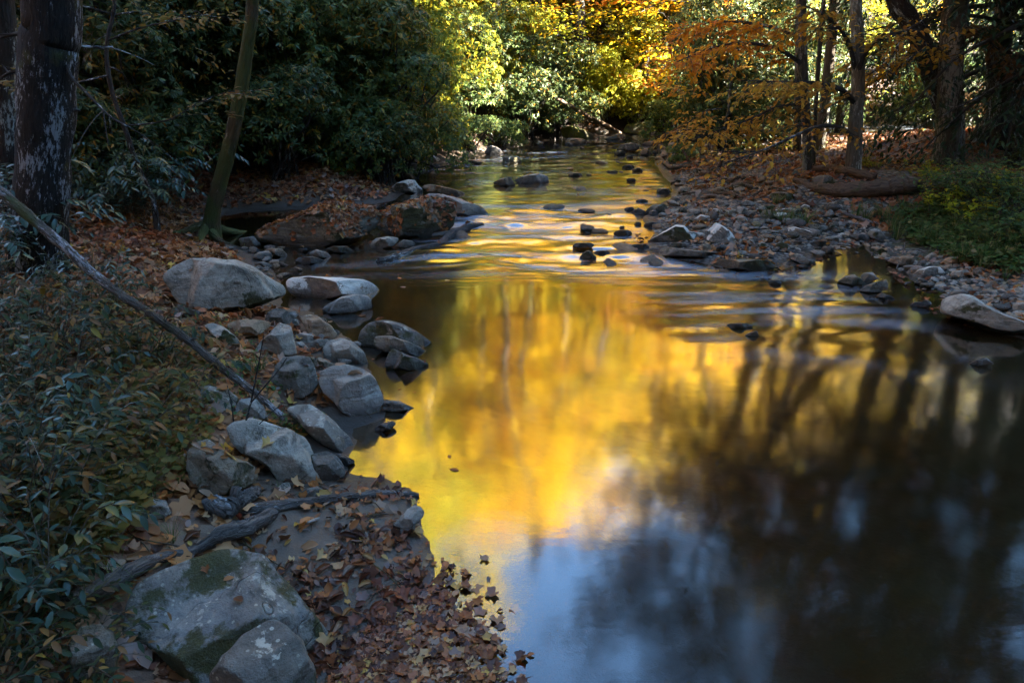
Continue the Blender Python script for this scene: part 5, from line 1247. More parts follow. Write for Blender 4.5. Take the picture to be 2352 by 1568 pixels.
TH = [('r3',210,9.6,'rhodo','low dark rhododendron beside the lichened trunk',.9),('r1',330,10.6,'rhodo','dark rhododendron behind the teal shrub',1.0),('r2',430,12.6,'rhodo','tall dark rhododendron left of the slender leaning tree',1.1),
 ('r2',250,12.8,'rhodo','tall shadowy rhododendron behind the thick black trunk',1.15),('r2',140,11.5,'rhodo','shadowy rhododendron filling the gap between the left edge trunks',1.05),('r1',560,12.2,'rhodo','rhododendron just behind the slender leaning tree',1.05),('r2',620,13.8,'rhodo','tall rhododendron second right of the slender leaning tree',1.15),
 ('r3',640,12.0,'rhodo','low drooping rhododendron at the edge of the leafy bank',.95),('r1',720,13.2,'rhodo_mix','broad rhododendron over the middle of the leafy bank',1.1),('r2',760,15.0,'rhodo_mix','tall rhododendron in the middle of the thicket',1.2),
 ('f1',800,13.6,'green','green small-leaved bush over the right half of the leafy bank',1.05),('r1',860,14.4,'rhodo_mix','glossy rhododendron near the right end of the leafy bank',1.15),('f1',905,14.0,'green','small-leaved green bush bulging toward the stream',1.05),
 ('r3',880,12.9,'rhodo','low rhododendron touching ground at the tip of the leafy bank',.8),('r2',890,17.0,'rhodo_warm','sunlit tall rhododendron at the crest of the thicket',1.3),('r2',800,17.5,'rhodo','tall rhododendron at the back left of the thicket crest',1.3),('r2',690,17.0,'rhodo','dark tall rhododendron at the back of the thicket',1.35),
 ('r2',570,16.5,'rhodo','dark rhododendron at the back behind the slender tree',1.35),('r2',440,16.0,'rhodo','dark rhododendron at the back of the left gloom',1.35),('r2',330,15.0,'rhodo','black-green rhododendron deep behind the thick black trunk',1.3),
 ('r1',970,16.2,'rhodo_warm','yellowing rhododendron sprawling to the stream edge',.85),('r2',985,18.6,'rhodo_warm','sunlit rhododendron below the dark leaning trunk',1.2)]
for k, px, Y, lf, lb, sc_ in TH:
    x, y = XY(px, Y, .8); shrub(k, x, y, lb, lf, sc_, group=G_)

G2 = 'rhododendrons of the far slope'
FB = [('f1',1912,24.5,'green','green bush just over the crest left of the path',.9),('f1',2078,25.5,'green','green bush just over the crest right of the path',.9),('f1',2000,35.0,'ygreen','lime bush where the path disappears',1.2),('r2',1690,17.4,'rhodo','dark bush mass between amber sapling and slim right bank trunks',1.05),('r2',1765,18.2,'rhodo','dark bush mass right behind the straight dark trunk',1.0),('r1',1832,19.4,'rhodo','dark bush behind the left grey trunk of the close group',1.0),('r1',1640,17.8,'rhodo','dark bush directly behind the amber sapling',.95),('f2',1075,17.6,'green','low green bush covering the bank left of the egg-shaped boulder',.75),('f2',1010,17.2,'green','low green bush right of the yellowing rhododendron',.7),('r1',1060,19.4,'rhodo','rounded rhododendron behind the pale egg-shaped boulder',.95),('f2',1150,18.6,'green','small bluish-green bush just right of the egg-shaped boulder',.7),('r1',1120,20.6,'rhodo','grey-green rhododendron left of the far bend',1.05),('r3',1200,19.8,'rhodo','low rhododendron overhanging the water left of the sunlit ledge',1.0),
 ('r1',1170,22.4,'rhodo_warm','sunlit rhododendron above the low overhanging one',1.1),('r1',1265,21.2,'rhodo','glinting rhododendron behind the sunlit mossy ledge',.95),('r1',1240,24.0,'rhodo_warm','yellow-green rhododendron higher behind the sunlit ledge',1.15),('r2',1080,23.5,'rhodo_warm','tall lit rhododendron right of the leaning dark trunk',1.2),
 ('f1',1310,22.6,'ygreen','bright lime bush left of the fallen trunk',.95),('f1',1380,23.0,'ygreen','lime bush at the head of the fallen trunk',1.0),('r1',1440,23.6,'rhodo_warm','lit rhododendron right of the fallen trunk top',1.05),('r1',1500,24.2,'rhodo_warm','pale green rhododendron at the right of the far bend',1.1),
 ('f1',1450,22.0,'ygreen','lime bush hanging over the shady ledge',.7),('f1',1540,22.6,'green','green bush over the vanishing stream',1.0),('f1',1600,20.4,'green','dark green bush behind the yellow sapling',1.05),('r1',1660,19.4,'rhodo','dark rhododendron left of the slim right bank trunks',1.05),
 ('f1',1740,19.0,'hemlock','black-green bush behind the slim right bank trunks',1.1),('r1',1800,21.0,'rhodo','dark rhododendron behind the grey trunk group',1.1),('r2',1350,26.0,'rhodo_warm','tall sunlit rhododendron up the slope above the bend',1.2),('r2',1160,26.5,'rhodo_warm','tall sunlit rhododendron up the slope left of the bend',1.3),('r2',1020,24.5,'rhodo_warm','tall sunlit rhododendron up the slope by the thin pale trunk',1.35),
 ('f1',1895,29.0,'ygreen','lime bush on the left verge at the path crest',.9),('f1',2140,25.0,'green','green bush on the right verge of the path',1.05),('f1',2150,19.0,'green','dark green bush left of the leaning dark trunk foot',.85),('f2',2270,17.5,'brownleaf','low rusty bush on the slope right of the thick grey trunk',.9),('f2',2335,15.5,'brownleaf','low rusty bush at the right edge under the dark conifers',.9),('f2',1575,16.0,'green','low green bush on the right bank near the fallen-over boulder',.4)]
for k, px, Y, lf, lb, sc_ in FB:
    x, y = XY(px, Y, .8)
    while inside(np.array([[x, y]]), WPOLY)[0]: Y += .6; x, y = XY(px, Y, .8)
    shrub(k, x, y, lb, lf, sc_, group=G2)
# hemlocks: gloom on the right, and the dark mirror image in the pool
HM = [(2345,12.0,'dark hemlock with drooping boughs at the right picture edge',1.0),(2310,13.2,'dark hemlock behind the reddish trunk on the right',1.1),(2250,13.6,'dark hemlock behind the thick grey trunk',1.1),(2440,14.0,'hemlock just outside the right edge higher up the bank',1.25),
 (2560,11.5,'hemlock towering just outside the right edge',1.3),(2750,11.0,'hemlock to the right of the pool out of the picture',1.2),(3300,9.0,'hemlock beside the pool well right of the picture',1.2)]
for x, y, lb in [(-5.6,1.8,'added shade hemlock just outside the left edge'),(-5.2,-1.8,'added shade hemlock behind the camera on the left bank'),(-2.6,-4.6,'added shade hemlock behind the camera near the water')]:
    stand('hem', 1176, 20, lb, None, None, 1.0, group='hemlocks added to shade the left bank').location = (x, y, Hs(x, y) - .1)  # unseen hemlocks added to darken the left bank
for x, y, lb in [(-4.6,-.2,'added tall brown-leaved shade tree over the camera on the left'),(-2.4,-3.6,'added tall brown-leaved shade tree behind the camera'),(1.6,-4.6,'added tall brown-leaved shade tree behind the camera by the water'),(5.6,-2.4,'added tall brown-leaved shade tree right of the camera'),(-7.6,4.2,'added tall brown-leaved shade tree outside the left edge'),(-7.2,7.6,'added tall brown-leaved shade tree outside the left edge beyond the lichened trunk'),(8.0,1.6,'added tall brown-leaved shade tree across the pool on the right'),(-8.5,0,'added tall brown-leaved shade tree well left of the camera'),(9.6,4.6,'added tall brown-leaved shade tree above the right-edge boulder')]:
    stand('tall1', 1176, 20, lb, 'brownleaf', 'dark', 1.05, group='unseen trees added for shade around the camera').location = (x, y, Hs(x, y) - .1)  # unseen crowns added to cut the sky light near the camera
for x, y, lb in [(14.6,19.6,'young hemlock added as sun shade right of the path beyond the thick grey trunk'),(15.8,22.6,'young hemlock added as sun shade farther along the right of the path'),(17.4,25.8,'young hemlock added as sun shade deepest on the right of the path'),(14.4,17.4,'young hemlock added as sun shade on the bank right of the thick grey trunk')]:
    stand('hem', 1176, 20, lb, None, None, .56, group='young hemlocks added for shade beside the path').location = (x, y, Hs(x, y) - .1)  # low hemlocks added to keep the sun off the path side
for px, Y, lb, sc_ in HM: stand('hem', px, Y, lb, None, None, sc_, group='hemlocks on the right bank')

# ---------------------------------------------------------------- yellow beech sapling and low boughs
def spray(g, P, n, size, spread, droop, cb, tmpl='oval'):
    a, b, c, d = [], [], [], []; branch_leaves(P, g, n, size, spread, droop, a, b, c, d)
    put(cb, LEAF[tmpl], a[0], basis_dir(b[0], c[0]), d[0])
def bough(parent, path, dY, leaf, n_tw, n_lf, size, seed, r0=.03, name='bough'):
    """a limb followed through picture points on a tree's own depth, with leaf sprays, as parts of the tree"""
    g = np.random.default_rng(seed); Y0 = parent.location.y; Pw = []
    for k, (x, y) in enumerate(path): Pw.append(on_plane(x, y, Y0 + dY * k))
    Pw = smooth_path(Pw, 20); o_ = np.array(parent.location); bb = MB(); cb = MB()
    V, fs = tube(Pw - o_, np.linspace(r0, .006, 20), 6, .05); bb.add(V, fs)
    for k in range(n_tw):
        t = g.uniform(.12, 1) * 18; i = int(t); p = Pw[i]; d = Pw[i + 1] - Pw[i]; d /= np.linalg.norm(d)
        side = np.cross(d, [0, 0, 1.0]) * g.choice([-1, 1]); dt = d * g.uniform(.2, .9) + side * g.uniform(.3, 1) + np.array([0, 0, g.normal(-.1, .22)]); dt /= np.linalg.norm(dt); tl = g.uniform(.3, .9)
        tw = p + np.outer(np.linspace(0, 1, 5), dt) * tl; tw[:, 2] -= .18 * tl * np.linspace(0, 1, 5) ** 2
        V, fs = tube(tw - o_, np.linspace(.007, .002, 5), 4, 0, cap=False); bb.add(V, fs)
        spray(g, tw - o_, n_lf, size, .13, .3, cb)
    b = link(name, bb.mesh(name), BARK['dark'], parent)
    if n_lf: link('leaves', cb.mesh('leaves', False), LM[leaf], b)
def find(label): return next(o for o in bpy.data.objects if o.get('label') == label)
pale = find('pale mottled tree with low spreading boughs beside the path')
bough(pale, [(1966,240),(1930,205),(1870,190),(1790,188),(1700,185)], -.25, 'beech', 34, 12, .105, 1, .05)
bough(pale, [(1966,180),(1990,120),(2030,85),(2080,70),(2130,40)], -.2, 'beech', 20, 10, .105, 2, .045)
bough(pale, [(1966,165),(1945,90),(1900,40),(1840,10)], -.2, 'beech', 24, 12, .105, 3, .045)
bough(pale, [(1962,325),(1935,295),(1880,290),(1820,315),(1740,350),(1690,365)], -.35, 'beech', 22, 9, .10, 4, .04)
front = find('front mottled grey trunk of the close group with its foot in leaves')
bough(front, [(1850,240),(1790,245),(1720,275),(1650,300),(1600,318)], -.3, 'beech', 36, 12, .105, 5, .03)
bough(front, [(1846,150),(1780,110),(1690,100),(1610,120),(1540,150)], -.2, 'orange', 40, 14, .11, 6, .04)
bough(front, [(1846,90),(1760,60),(1650,50),(1560,70)], .3, 'orange', 40, 14, .11, 7, .04)
slim = find('slim dark trunk farthest left of the right bank trees')
bough(slim, [(1700,160),(1640,140),(1570,160),(1500,180)], .2, 'gold', 36, 14, .12, 8, .03)
bough(slim, [(1695,80),(1620,40),(1540,30),(1470,40)], .2, 'gold', 40, 14, .12, 9, .03)
bough(slim, [(1700,230),(1640,215),(1570,225),(1510,235)], .1, 'ygreen', 24, 12, .12, 10, .02)
ld_ = find('dark leaning trunk that bends left over the path')
bough(ld_, [(2090,50),(2060,110),(2030,150),(1990,175)], -.1, 'beech', 22, 10, .10, 11, .03)
gr_ = find('thick straight grey trunk right of the path')
bough(gr_, [(2190,60),(2240,70),(2290,110),(2340,140)], -.2, 'brownleaf', 26, 11, .11, 12, .04)
bough(gr_, [(2186,150),(2150,110),(2110,120),(2060,160)], -.2, 'beech', 22, 9, .10, 13, .03)
x, y = XY(1655, 14.8, .5)
sap = plant_tree(330, (x, y, Hs(x, y) - .05), 'beech sapling with amber leaves leaning over the gravel bar', 'grey', 'beech', 'beech_sapling', 'sapling', H=2.6, base=.5, rad=1.3, limbs=12, twigs=6, leaves=11, size=.115, tmpl='oval', r0=.022, spread=.16, up=.35, limb_r=.12, minr=.003)
bough(sap, [(1655,250),(1620,255),(1575,285),(1550,300)], -.1, 'beech', 14, 10, .11, 14, .015)
x, y = XY(350, 8.6, .6)
lt = plant_tree(331, (x, y, Hs(x, y) - .05), 'thin shaded sapling with flat sprays of dull yellow leaves in the left gloom', 'dark', 'seed', 'maple_sapling', 'sapling', H=3.6, base=1.3, rad=1.7, limbs=14, twigs=6, leaves=13, size=.085, tmpl='oval', r0=.025, spread=.2, up=.12, limb_r=.1, minr=.003, droop=.05)
lich = find('big dark trunk with white lichen streaks at the left edge')
bough(lich, [(148,95),(160,170),(200,215),(250,265),(290,290)], -.1, 'seed', 3, 0, .1, 15, .022, 'dead_limb')
bough(lich, [(150,110),(200,108),(260,108)], .1, 'seed', 2, 0, .1, 16, .02, 'dead_limb')
bough(lich, [(150,255),(170,253),(185,255)], .0, 'seed', 0, 0, .1, 17, .03, 'dead_limb')
bough(lich, [(70,170),(30,165),(0,180)], .0, 'seed', 2, 0, .1, 18, .03, 'dead_limb')
bough(lich, [(68,75),(30,80),(-10,90)], .1, 'seed', 2, 0, .1, 19, .03, 'dead_limb')
# bare twigs of the dead sapling standing by the broad boulder
B_ = at(550, 1035, False); tw = [[(548,1035,6),(560,985,5),(575,930,4.5),(585,880,4),(597,820,3.4),(606,770,2.2)],[(576,925,4),(610,885,3.2),(640,850,2.6),(660,820,1.8)],[(548,1030,4.5),(538,980,4),(532,930,3.4),(522,885,2)],[(552,1025,4),(580,990,3.4),(620,950,2.6),(650,925,1.8)]]
ds = empty('dead_sapling', B_, 'bare forked sapling twigs standing in front of the broad boulder', 'sapling')
for k, pa in enumerate(tw):
    q = smooth_path([on_plane(a, b, B_[1] - .02 * i) for i, (a, b, c) in enumerate(pa)], 16); r_ = np.interp(np.linspace(0, len(pa) - 1, 16), np.arange(len(pa)), [c / 2 / F * 3.6 for a, b, c in pa])
    V, fs = tube(q - B_, r_, 6, .1, k); m_ = MB(); m_.add(V, fs); link('twig', m_.mesh('twig'), BARK['dark'], ds)

# ---------------------------------------------------------------- grass tufts and weeds
def tuft_mesh(seed, n=46, h=.28):
    g = np.random.default_rng(seed); mb = MB()
    for k in range(n):
        a = g.uniform(0, 6.28); l = h * g.uniform(.55, 1.15); lean = g.uniform(.2, 1.1); r_ = g.uniform(0, .05); w_ = .0035
        t = np.linspace(0, 1, 5); x = r_ + lean * l * t ** 1.6; z = l * (t - .35 * lean * t ** 2.2)
        c, s = math.cos(a), math.sin(a); ww = w_ * (1 - t) ** .7
        V = np.vstack([np.stack([x * c - ww * s, x * s + ww * c, z], 1), np.stack([x * c + ww * s, x * s - ww * c, z], 1)])
        i = np.arange(4); mb.add(V, [np.stack([i, i + 1, i + 6, i + 5], 1)])
    me = mb.mesh('grass_tuft', False); me.materials.append(LM['grass']); return me
TU = [tuft_mesh(i) for i in (501, 502, 503)]
def tuft(px, py, sc, label, group=None):
    p = at(px, py, False); o = bpy.data.objects.new('grass_tuft', TU[int(rng.integers(3))]); col.objects.link(o); o.location = p - np.array([0, 0, .01]); o.scale = (sc,) * 3; o.rotation_euler = (0, 0, rng.uniform(0, 6.28)); tag(o, label, 'grass tuft', group)
tuft(598, 850, .75, 'lush grass tuft left of the dark round boulder'); tuft(580, 862, .55, 'smaller grass tuft just left of the lush one')
tuft(562, 568, .6, 'bright grass tuft near the roots of the leaning tree'); tuft(262, 1130, .8, 'arching grass tuft by the hollow log'); tuft(640, 1122, .3, 'little grass tuft under the broad boulder')
tuft(395, 1240, .45, 'small spiky tuft in dead leaves beside the silvery log'); tuft(330, 1145, .5, 'thin grass tuft right of the hollow log')
for px, py in [(1800,512),(1815,505),(1830,520),(1850,515),(1770,505),(1790,470),(1765,502),(1960,500),(1990,510),(2035,515),(2050,530),(2070,520),(2095,535),(2060,548),(2120,560),(2150,560),(2180,580),(2100,500),(2140,520),(2190,540),(2230,560),(2260,540),(2090,480),(2200,600),(2250,620),(2300,600),(2330,570),(2310,640),(2020,505),(2160,500),(2210,515),(2120,480),(2280,570)]:
    tuft(px + rng.normal(0, 5), py, rng.uniform(.9, 1.5), 'green grass tuft on the right bank between the gravel bar and the weeds', 'grass tufts on the right bank')
def weed_mesh(seed, n, h, leaf, lsz, spread):
    g = np.random.default_rng(seed); mb = MB(); st = MB()
    for k in range(n):
        b = np.array([*g.normal(0, spread, 2), 0]); d = np.array([*g.normal(0, .28, 2), 1.0]); hh = h * g.uniform(.5, 1.1); t = np.linspace(0, 1, 6)
        P = b + np.outer(t, d) * hh; P[:, :2] += np.outer(t ** 2, g.normal(0, .3, 2)) * hh
        V, fs = tube(P, np.linspace(.004, .0015, 6), 4, 0, cap=False); st.add(V, fs)
        m = int(12 * g.uniform(.7, 1.3)); tt = g.uniform(.25, 1, m) * 5; i = np.minimum(tt.astype(int), 4); p = P[i] + (P[i + 1] - P[i]) * (tt - i)[:, None]
        a = np.arange(m) * 2.4 + g.uniform(0, 6); Y = np.stack([np.cos(a), np.sin(a), g.normal(.1, .3, m)], 1)
        put(mb, leaf, p, basis_dir(Y, np.array([0, 0, 1.0]) + g.normal(0, .3, (m, 3))), lsz * g.uniform(.6, 1.2, m))
    a, b = st.mesh('stems'), mb.mesh('foliage', False); return a, b
shrub_proto('w1', 'weed_clump', 'weeds', *weed_mesh(601, 46, .75, T_oval(.24, .06, .2), .10, .28), 'green')
shrub_proto('w2', 'weed_clump', 'weeds', *weed_mesh(602, 34, .5, T_oval(.3, .06, .15), .085, .24), 'ygreen')
for k, px, py, lf, lb, sc_ in [('w1',2150,455,'green','tall green weeds below the thick grey trunk',1.0),('w1',2215,450,'green','dense green weeds right of the grey trunk foot',1.1),('w2',2180,480,'ygreen','yellow-green weeds in the middle of the right bank',1.2),('w1',2270,470,'green','broad weed clump before the dark conifers',1.2),('w2',2255,505,'ygreen','yellow-flecked weeds on the grassy right bank',1.1),
  ('w1',2330,500,'green','tall dark weeds at the right edge',1.3),('w2',2310,455,'ygreen','yellowing weeds near the right edge above the tall dark ones',1.2),('w1',2350,560,'green','weeds at the right edge above the round grey stone',1.1),('w2',2130,410,'ygreen','pale weeds at the foot of the leaning dark trunk',.9),('w2',1990,385,'ygreen','small pale weeds right of the pale-trunked tree',.7),('w2',1735,345,'ygreen','yellow-green weeds left of the grey trunk group',.9),('w2',1800,345,'ygreen','yellow-green weeds at the foot of the grey trunk group',1.0),('w2',1690,355,'green','green weeds under the amber sapling',.9),('w1',2240,560,'green','low green weeds above the white-crusted stone',.7),
  ('w1',2345,395,'green','bright green leafy plant at the right edge by the conifers',1.2),('w2',950,350,'ygreen','small yellowish weeds at the tip of the leafy bank',.8),('w2',890,410,'ygreen','yellow weeds over the pointed pale-edged rock',.7),('w2',780,395,'ygreen','yellowish weeds in front of the thicket on the leafy bank',.7)]:
    p = at(px, py, False); shrub(k, p[0], p[1], lb, lf, sc_ * .66, group='weed clumps', dz=-.02)

# ---------------------------------------------------------------- doghobble: arching stems with two ranks of glossy leaves
def dog_sprig(mb, st, base, az, L_, g, lsz, rise=.55):
    t = np.linspace(0, 1, 9); d = np.array([math.cos(az), math.sin(az), 0]); P = base + np.outer(t, d) * L_ * .9; P[:, 2] += L_ * (rise * np.sin(t * math.pi * .62) - .12 * t ** 3)
    V, fs = tube(P, np.linspace(.0035, .0012, 9), 4, 0, cap=False); st.add(V, fs)
    m = max(6, int(L_ / .034)); tt = np.linspace(.18, 1, m) * 7.99; i = tt.astype(int); p = P[i] + (P[i + 1] - P[i]) * (tt - i)[:, None]; dd = P[i + 1] - P[i]; dd /= np.linalg.norm(dd, axis=1)[:, None]
    sd = np.cross(dd, [0, 0, 1.0]) * np.where(np.arange(m) % 2, 1, -1)[:, None]
    Y = sd + dd * .75 + g.normal(0, .15, (m, 3)); Y[:, 2] -= .18
    put(mb, T_oval(.19, .05, .22), p, basis_dir(Y, np.array([0, 0, 1.0]) + g.normal(0, .22, (m, 3))), lsz * g.uniform(.45, 1.3) * g.uniform(.75, 1.15, m))
def dog_field(n, poly, name, label_leaf, Lr, lsz, az0, seed, taper=None):
    g = np.random.default_rng(seed); mb = MB(); st = MB(); P = np.array(poly, float); k = 0
    while k < n:
        px, py = g.uniform(P[:, 0].min(), P[:, 0].max()), g.uniform(P[:, 1].min(), P[:, 1].max())
        if not inside(np.array([[px, py]]), P)[0]: continue
        b = at(px, py, False); dog_sprig(mb, st, b, az0 + g.normal(0, .7), g.uniform(*Lr), g, lsz, g.uniform(.2, .7)); k += 1
    o = link(name, mb.mesh(name, False), LM[label_leaf]); tag(o, kind='stuff')
    o2 = link(name + '_stems', st.mesh(name + '_stems'), BARK['brown']); tag(o2, kind='stuff')
dog_field(210, [(-60,620),(130,640),(300,700),(420,790),(470,880),(420,960),(330,1020),(250,1080),(120,1130),(-60,1150)], 'doghobble_ground_cover', 'dog', (.2, .42), .062, -.2, 71)
dog_field(90, [(-60,1150),(120,1130),(220,1180),(120,1300),(80,1420),(-60,1500)], 'doghobble_edge_cover', 'dog', (.2, .4), .058, -.1, 72)
dog_field(45, [(-60,1420),(120,1430),(200,1480),(260,1568),(200,1640),(-60,1640)], 'doghobble_corner_cover', 'dog', (.2, .36), .052, .1, 73)
def sprig_bush(px, py, n, Lr, lsz, leaf, label, seed, name='doghobble_bush', sp=.12):
    g = np.random.default_rng(seed); mb = MB(); st = MB(); B = at(px, py, False)
    for k in range(n): dog_sprig(mb, st, np.array([*g.normal(0, sp, 2), 0]), k * 2.4, g.uniform(*Lr), g, lsz, g.uniform(.5, 1.2))
    e_ = empty(name, B, label, 'bush'); link('stems', st.mesh('stems'), BARK['brown'], e_); link('foliage', mb.mesh('foliage', False), LM[leaf], e_)
sprig_bush(300, 500, 110, (.5, 1.1), .10, 'teal', 'bluish-green arching bush on the leaves right of the lichened trunk', 81, sp=.25)
for px, py, n_, lf, lb in [(40,770,46,'dog','dark arching bush at the left edge below the pole'),(130,830,30,'dog','dark arching bush in the middle of the left undergrowth'),(20,930,46,'dog','dark leafy bush at the left edge level with the broad boulder'),(90,1050,34,'teal','bluish leafy bush in the left undergrowth above the hollow log'),(10,1190,40,'dog','dark leafy bush at the left edge level with the beach log'),(40,1400,34,'teal','bluish leafy stems at the left edge near the largest boulder'),(240,720,24,'teal','bluish sprigs under the pole beside orange litter'),(330,850,22,'dog','dark sprigs in front of the pole near its low end')]:
    sprig_bush(px, py, n_, (.3, .62), .066, lf, lb, px + py, sp=.14)
sprig_bush(255, 455, 40, (.4, .9), .09, 'seed', 'yellowish leafy sprigs behind the bluish-green arching bush', 82, sp=.2)
sprig_bush(700, 985, 10, (.12, .2), .05, 'green', 'small bright green plant growing against the long smooth boulder', 83, 'small_plant', .02)
sprig_bush(20, 620, 60, (.5, .9), .10, 'teal', 'dark leafy bush at the foot of the lichened trunk on the left edge', 84, sp=.25)
def seedlings(n, poly, name, leaf, lsz, hgt, seed):
    g = np.random.default_rng(seed); P = np.array(poly, float); mb = MB(); c = 0
    while c < n:
        px, py = g.uniform(P[:, 0].min(), P[:, 0].max()), g.uniform(P[:, 1].min(), P[:, 1].max())
        if not inside(np.array([[px, py]]), P)[0]: continue
        b = at(px, py, False); m = int(g.integers(3, 8)); a = g.uniform(0, 6.28) + np.arange(m) * 6.28 / m
        q = b + np.stack([np.cos(a) * .02, np.sin(a) * .02, g.uniform(.3, 1, m) * hgt], 1); Y = np.stack([np.cos(a), np.sin(a), g.normal(-.1, .3, m)], 1)
        put(mb, T_maple(.15, c % 5) if c % 2 else T_oval(.3, .05, .2), q, basis_dir(Y, np.array([0, 0, 1.0]) + g.normal(0, .3, (m, 3))), lsz * g.uniform(.6, 1.2, m)); c += 1
    tag(link(name, mb.mesh(name, False), LM[leaf]), kind='stuff')
seedlings(330, [(150,700),(330,720),(440,800),(520,880),(500,1000),(430,1110),(250,1190),(60,1250),(150,1000),(240,850)], 'yellow_seedling_cover', 'seed', .055, .14, 91)
seedlings(110, [(60,1120),(250,1110),(330,1200),(200,1330),(60,1350)], 'yellow_vine_cover', 'seed', .07, .12, 92)
seedlings(120, [(440,740),(560,720),(620,850),(700,1000),(560,1000),(450,880)], 'moss_leaf_cover', 'green', .03, .05, 93)
seedlings(700, [(2050,500),(2130,470),(2352,520),(2352,640),(2200,610),(2080,560)], 'right_bank_herb_cover', 'grass', .07, .16, 94)

# ---------------------------------------------------------------- fallen leaves
TL = [T_oval(.27, .10, .25), T_oval(.3, .16, -.2), T_maple(.35, 1), T_maple(.5, 2), T_roll(.2), T_oval(.22, .2, .45), T_maple(.06, 3), T_oval(.28, .02, .04)]
def litter_mesh(name, P, Nn, size, mat, seed, tilt=.35, kinds=None):
    g = np.random.default_rng(seed); n = len(P); mb = MB()
    k = g.integers(0, len(TL), n) if kinds is None else g.choice(kinds, n); Nn = Nn + g.normal(0, tilt, (n, 3)); yaw = g.uniform(0, 6.28, n); sz = size * (.5 + 1.1 * g.uniform(0, 1, n) ** 1.4)
    B = basis(Nn, yaw)
    for j in range(len(TL)):
        m = k == j
        if m.any(): put(mb, TL[j], P[m] - B[m, 1] * (sz[m] * .5)[:, None], B[m], sz[m])
    return tag(link(name, mb.mesh(name, False), LM[mat]), kind='stuff')
def field(n, x0, x1, y0, y1, dens, size, name, mat, seed, lift=.010):
    g = np.random.default_rng(seed); x = g.uniform(x0, x1, n); y = g.uniform(y0, y1, n)
    z, d, wet, left, beach, shal = terrain(x, y, True)
    keep = (~wet) & (g.uniform(0, 1, n) < dens(x, y, d, left, beach)); x, y, z = x[keep], y[keep], z[keep]
    zx = terrain(x + .05, y) - z; zy = terrain(x, y + .05) - z; Nn = np.stack([-zx / .05, -zy / .05, np.ones_like(x)], 1)
    return litter_mesh(name, np.stack([x, y, z + lift + g.uniform(0, .02, len(x))], 1), Nn, size, mat, seed + 1)
field(64000, -8, .6, -.2, 13.5, lambda x, y, d, l, b: l * ss(.10, .45, d) * (1 - .9 * np.clip(b * 1.6 - .5, 0, 1)) * (.7 + .5 * n2(x, y, .8, 77)), .085, 'leaf_litter', 'litter', 201)
field(15000, -2.2, .6, 1.5, 4.2, lambda x, y, d, l, b: l * np.clip(b, 0, 1) * np.clip(.16 + .5 * n2(x, y, .35, 78) + .65 * ss(3.0, 2.3, y), .02, 1), .052, 'beach_leaves', 'damp', 203, .006)
field(30000, 1.0, 13, 6.0, 17, lambda x, y, d, l, b: (~l) * ss(.1, .6, d) * np.clip(.55 + .65 * n2(x, y, .7, 79) + .4 * ss(2.2, 4, d), 0, 1), .085, 'right_bank_leaves', 'litter', 205)
field(14000, 3, 18, 15, 27, lambda x, y, d, l, b: (~l) * ss(.4, 1.5, d) * .8, .10, 'path_side_leaves', 'litter', 207)
field(9000, -7, 3, 13, 24, lambda x, y, d, l, b: l * ss(.2, .9, d), .10, 'far_bank_leaves', 'litter', 209)
# leaves lying on the boulders and logs
gq = np.random.default_rng(33); PP = []; NN = []
DEN = {'huge sloping rock blanketed in orange leaves at the riffle': 1000, 'huge blocky dark green rock with layered face and leaves on top': 650, 'leaf-strewn mossy boulder with dark overhang above the forked driftwood': 120, 'broad boulder with pale top and black mossy front behind the bare twigs': 45,
       'leafy mossy slab island in the shallow water': 150, 'black stones heaped with leaves in the small pool': 160, 'smooth dark grey whaleback rock behind the blocky green one': 40, 'dark round boulder with lichen and leaves left of the smooth pale one': 60}
for Vw, T, o, W in SURF:
    a, b, c = Vw[T[:, 0]], Vw[T[:, 1]], Vw[T[:, 2]]; cr = np.cross(b - a, c - a); ar = np.linalg.norm(cr, axis=1) / 2; nn = cr / (2 * ar[:, None] + 1e-12)
    ctr = (a + b + c) / 3; h = terrain(ctr[:, 0], ctr[:, 1]); wl = WL(ctr[:, 1])
    hv = DEN.get(o['label'], 0); ok = (nn[:, 2] > (.08 if hv > 200 else .28 if hv > 100 else .55)) & (ctr[:, 2] > np.maximum(h, wl) + .01)
    if not ok.any(): continue
    w_ = ar * ok * np.clip((nn[:, 2] - (-.1 if hv > 200 else .2 if hv > 100 else .5)) * 2, 0, 1); area = w_.sum(); n = int(gq.poisson(area * DEN.get(o['label'], 13 if W < 1.2 else 20)))
    if n == 0: continue
    i = gq.choice(len(T), n, p=w_ / w_.sum()); r1 = np.sqrt(gq.uniform(0, 1, n))[:, None]; r2 = gq.uniform(0, 1, n)[:, None]
    PP.append((1 - r1) * a[i] + r1 * (1 - r2) * b[i] + r1 * r2 * c[i] + nn[i] * .008); NN.append(nn[i])
litter_mesh('leaves_on_rocks', np.vstack(PP), np.vstack(NN), .07, 'litter', 211, .22)
# leaves floating and sunk in the shallows at the near shore
MP = np.array([(730,1640),(745,1560),(775,1500),(880,1415),(985,1325),(1005,1285),(1060,1350),(1110,1425),(1150,1500),(1190,1568),(1200,1640)], float)
FP = []
while len(FP) < 4200:
    px, py = gq.uniform(730, 1230), gq.uniform(1280, 1640)
    if inside(np.array([[px, py]]), MP)[0]:
        edge = seg_dist(np.array([[px, py]]), MP[4:])[0]
        if gq.uniform() < .12 + edge / 70 + .35 * float(n2(px, py, 28, 9, 2)): FP.append(on_water(px, py))
    elif gq.uniform() < .35 * math.exp(-seg_dist(np.array([[px, py]]), MP[4:])[0] / 16): FP.append(on_water(px, py))
FP = np.array(FP); z = np.maximum(terrain(FP[:, 0], FP[:, 1]), 0); lay = gq.uniform(-.012, .006, len(FP)); wetL = lay < -.001
kk_ = np.stack([FP[:, 0], FP[:, 1], z + lay], 1)
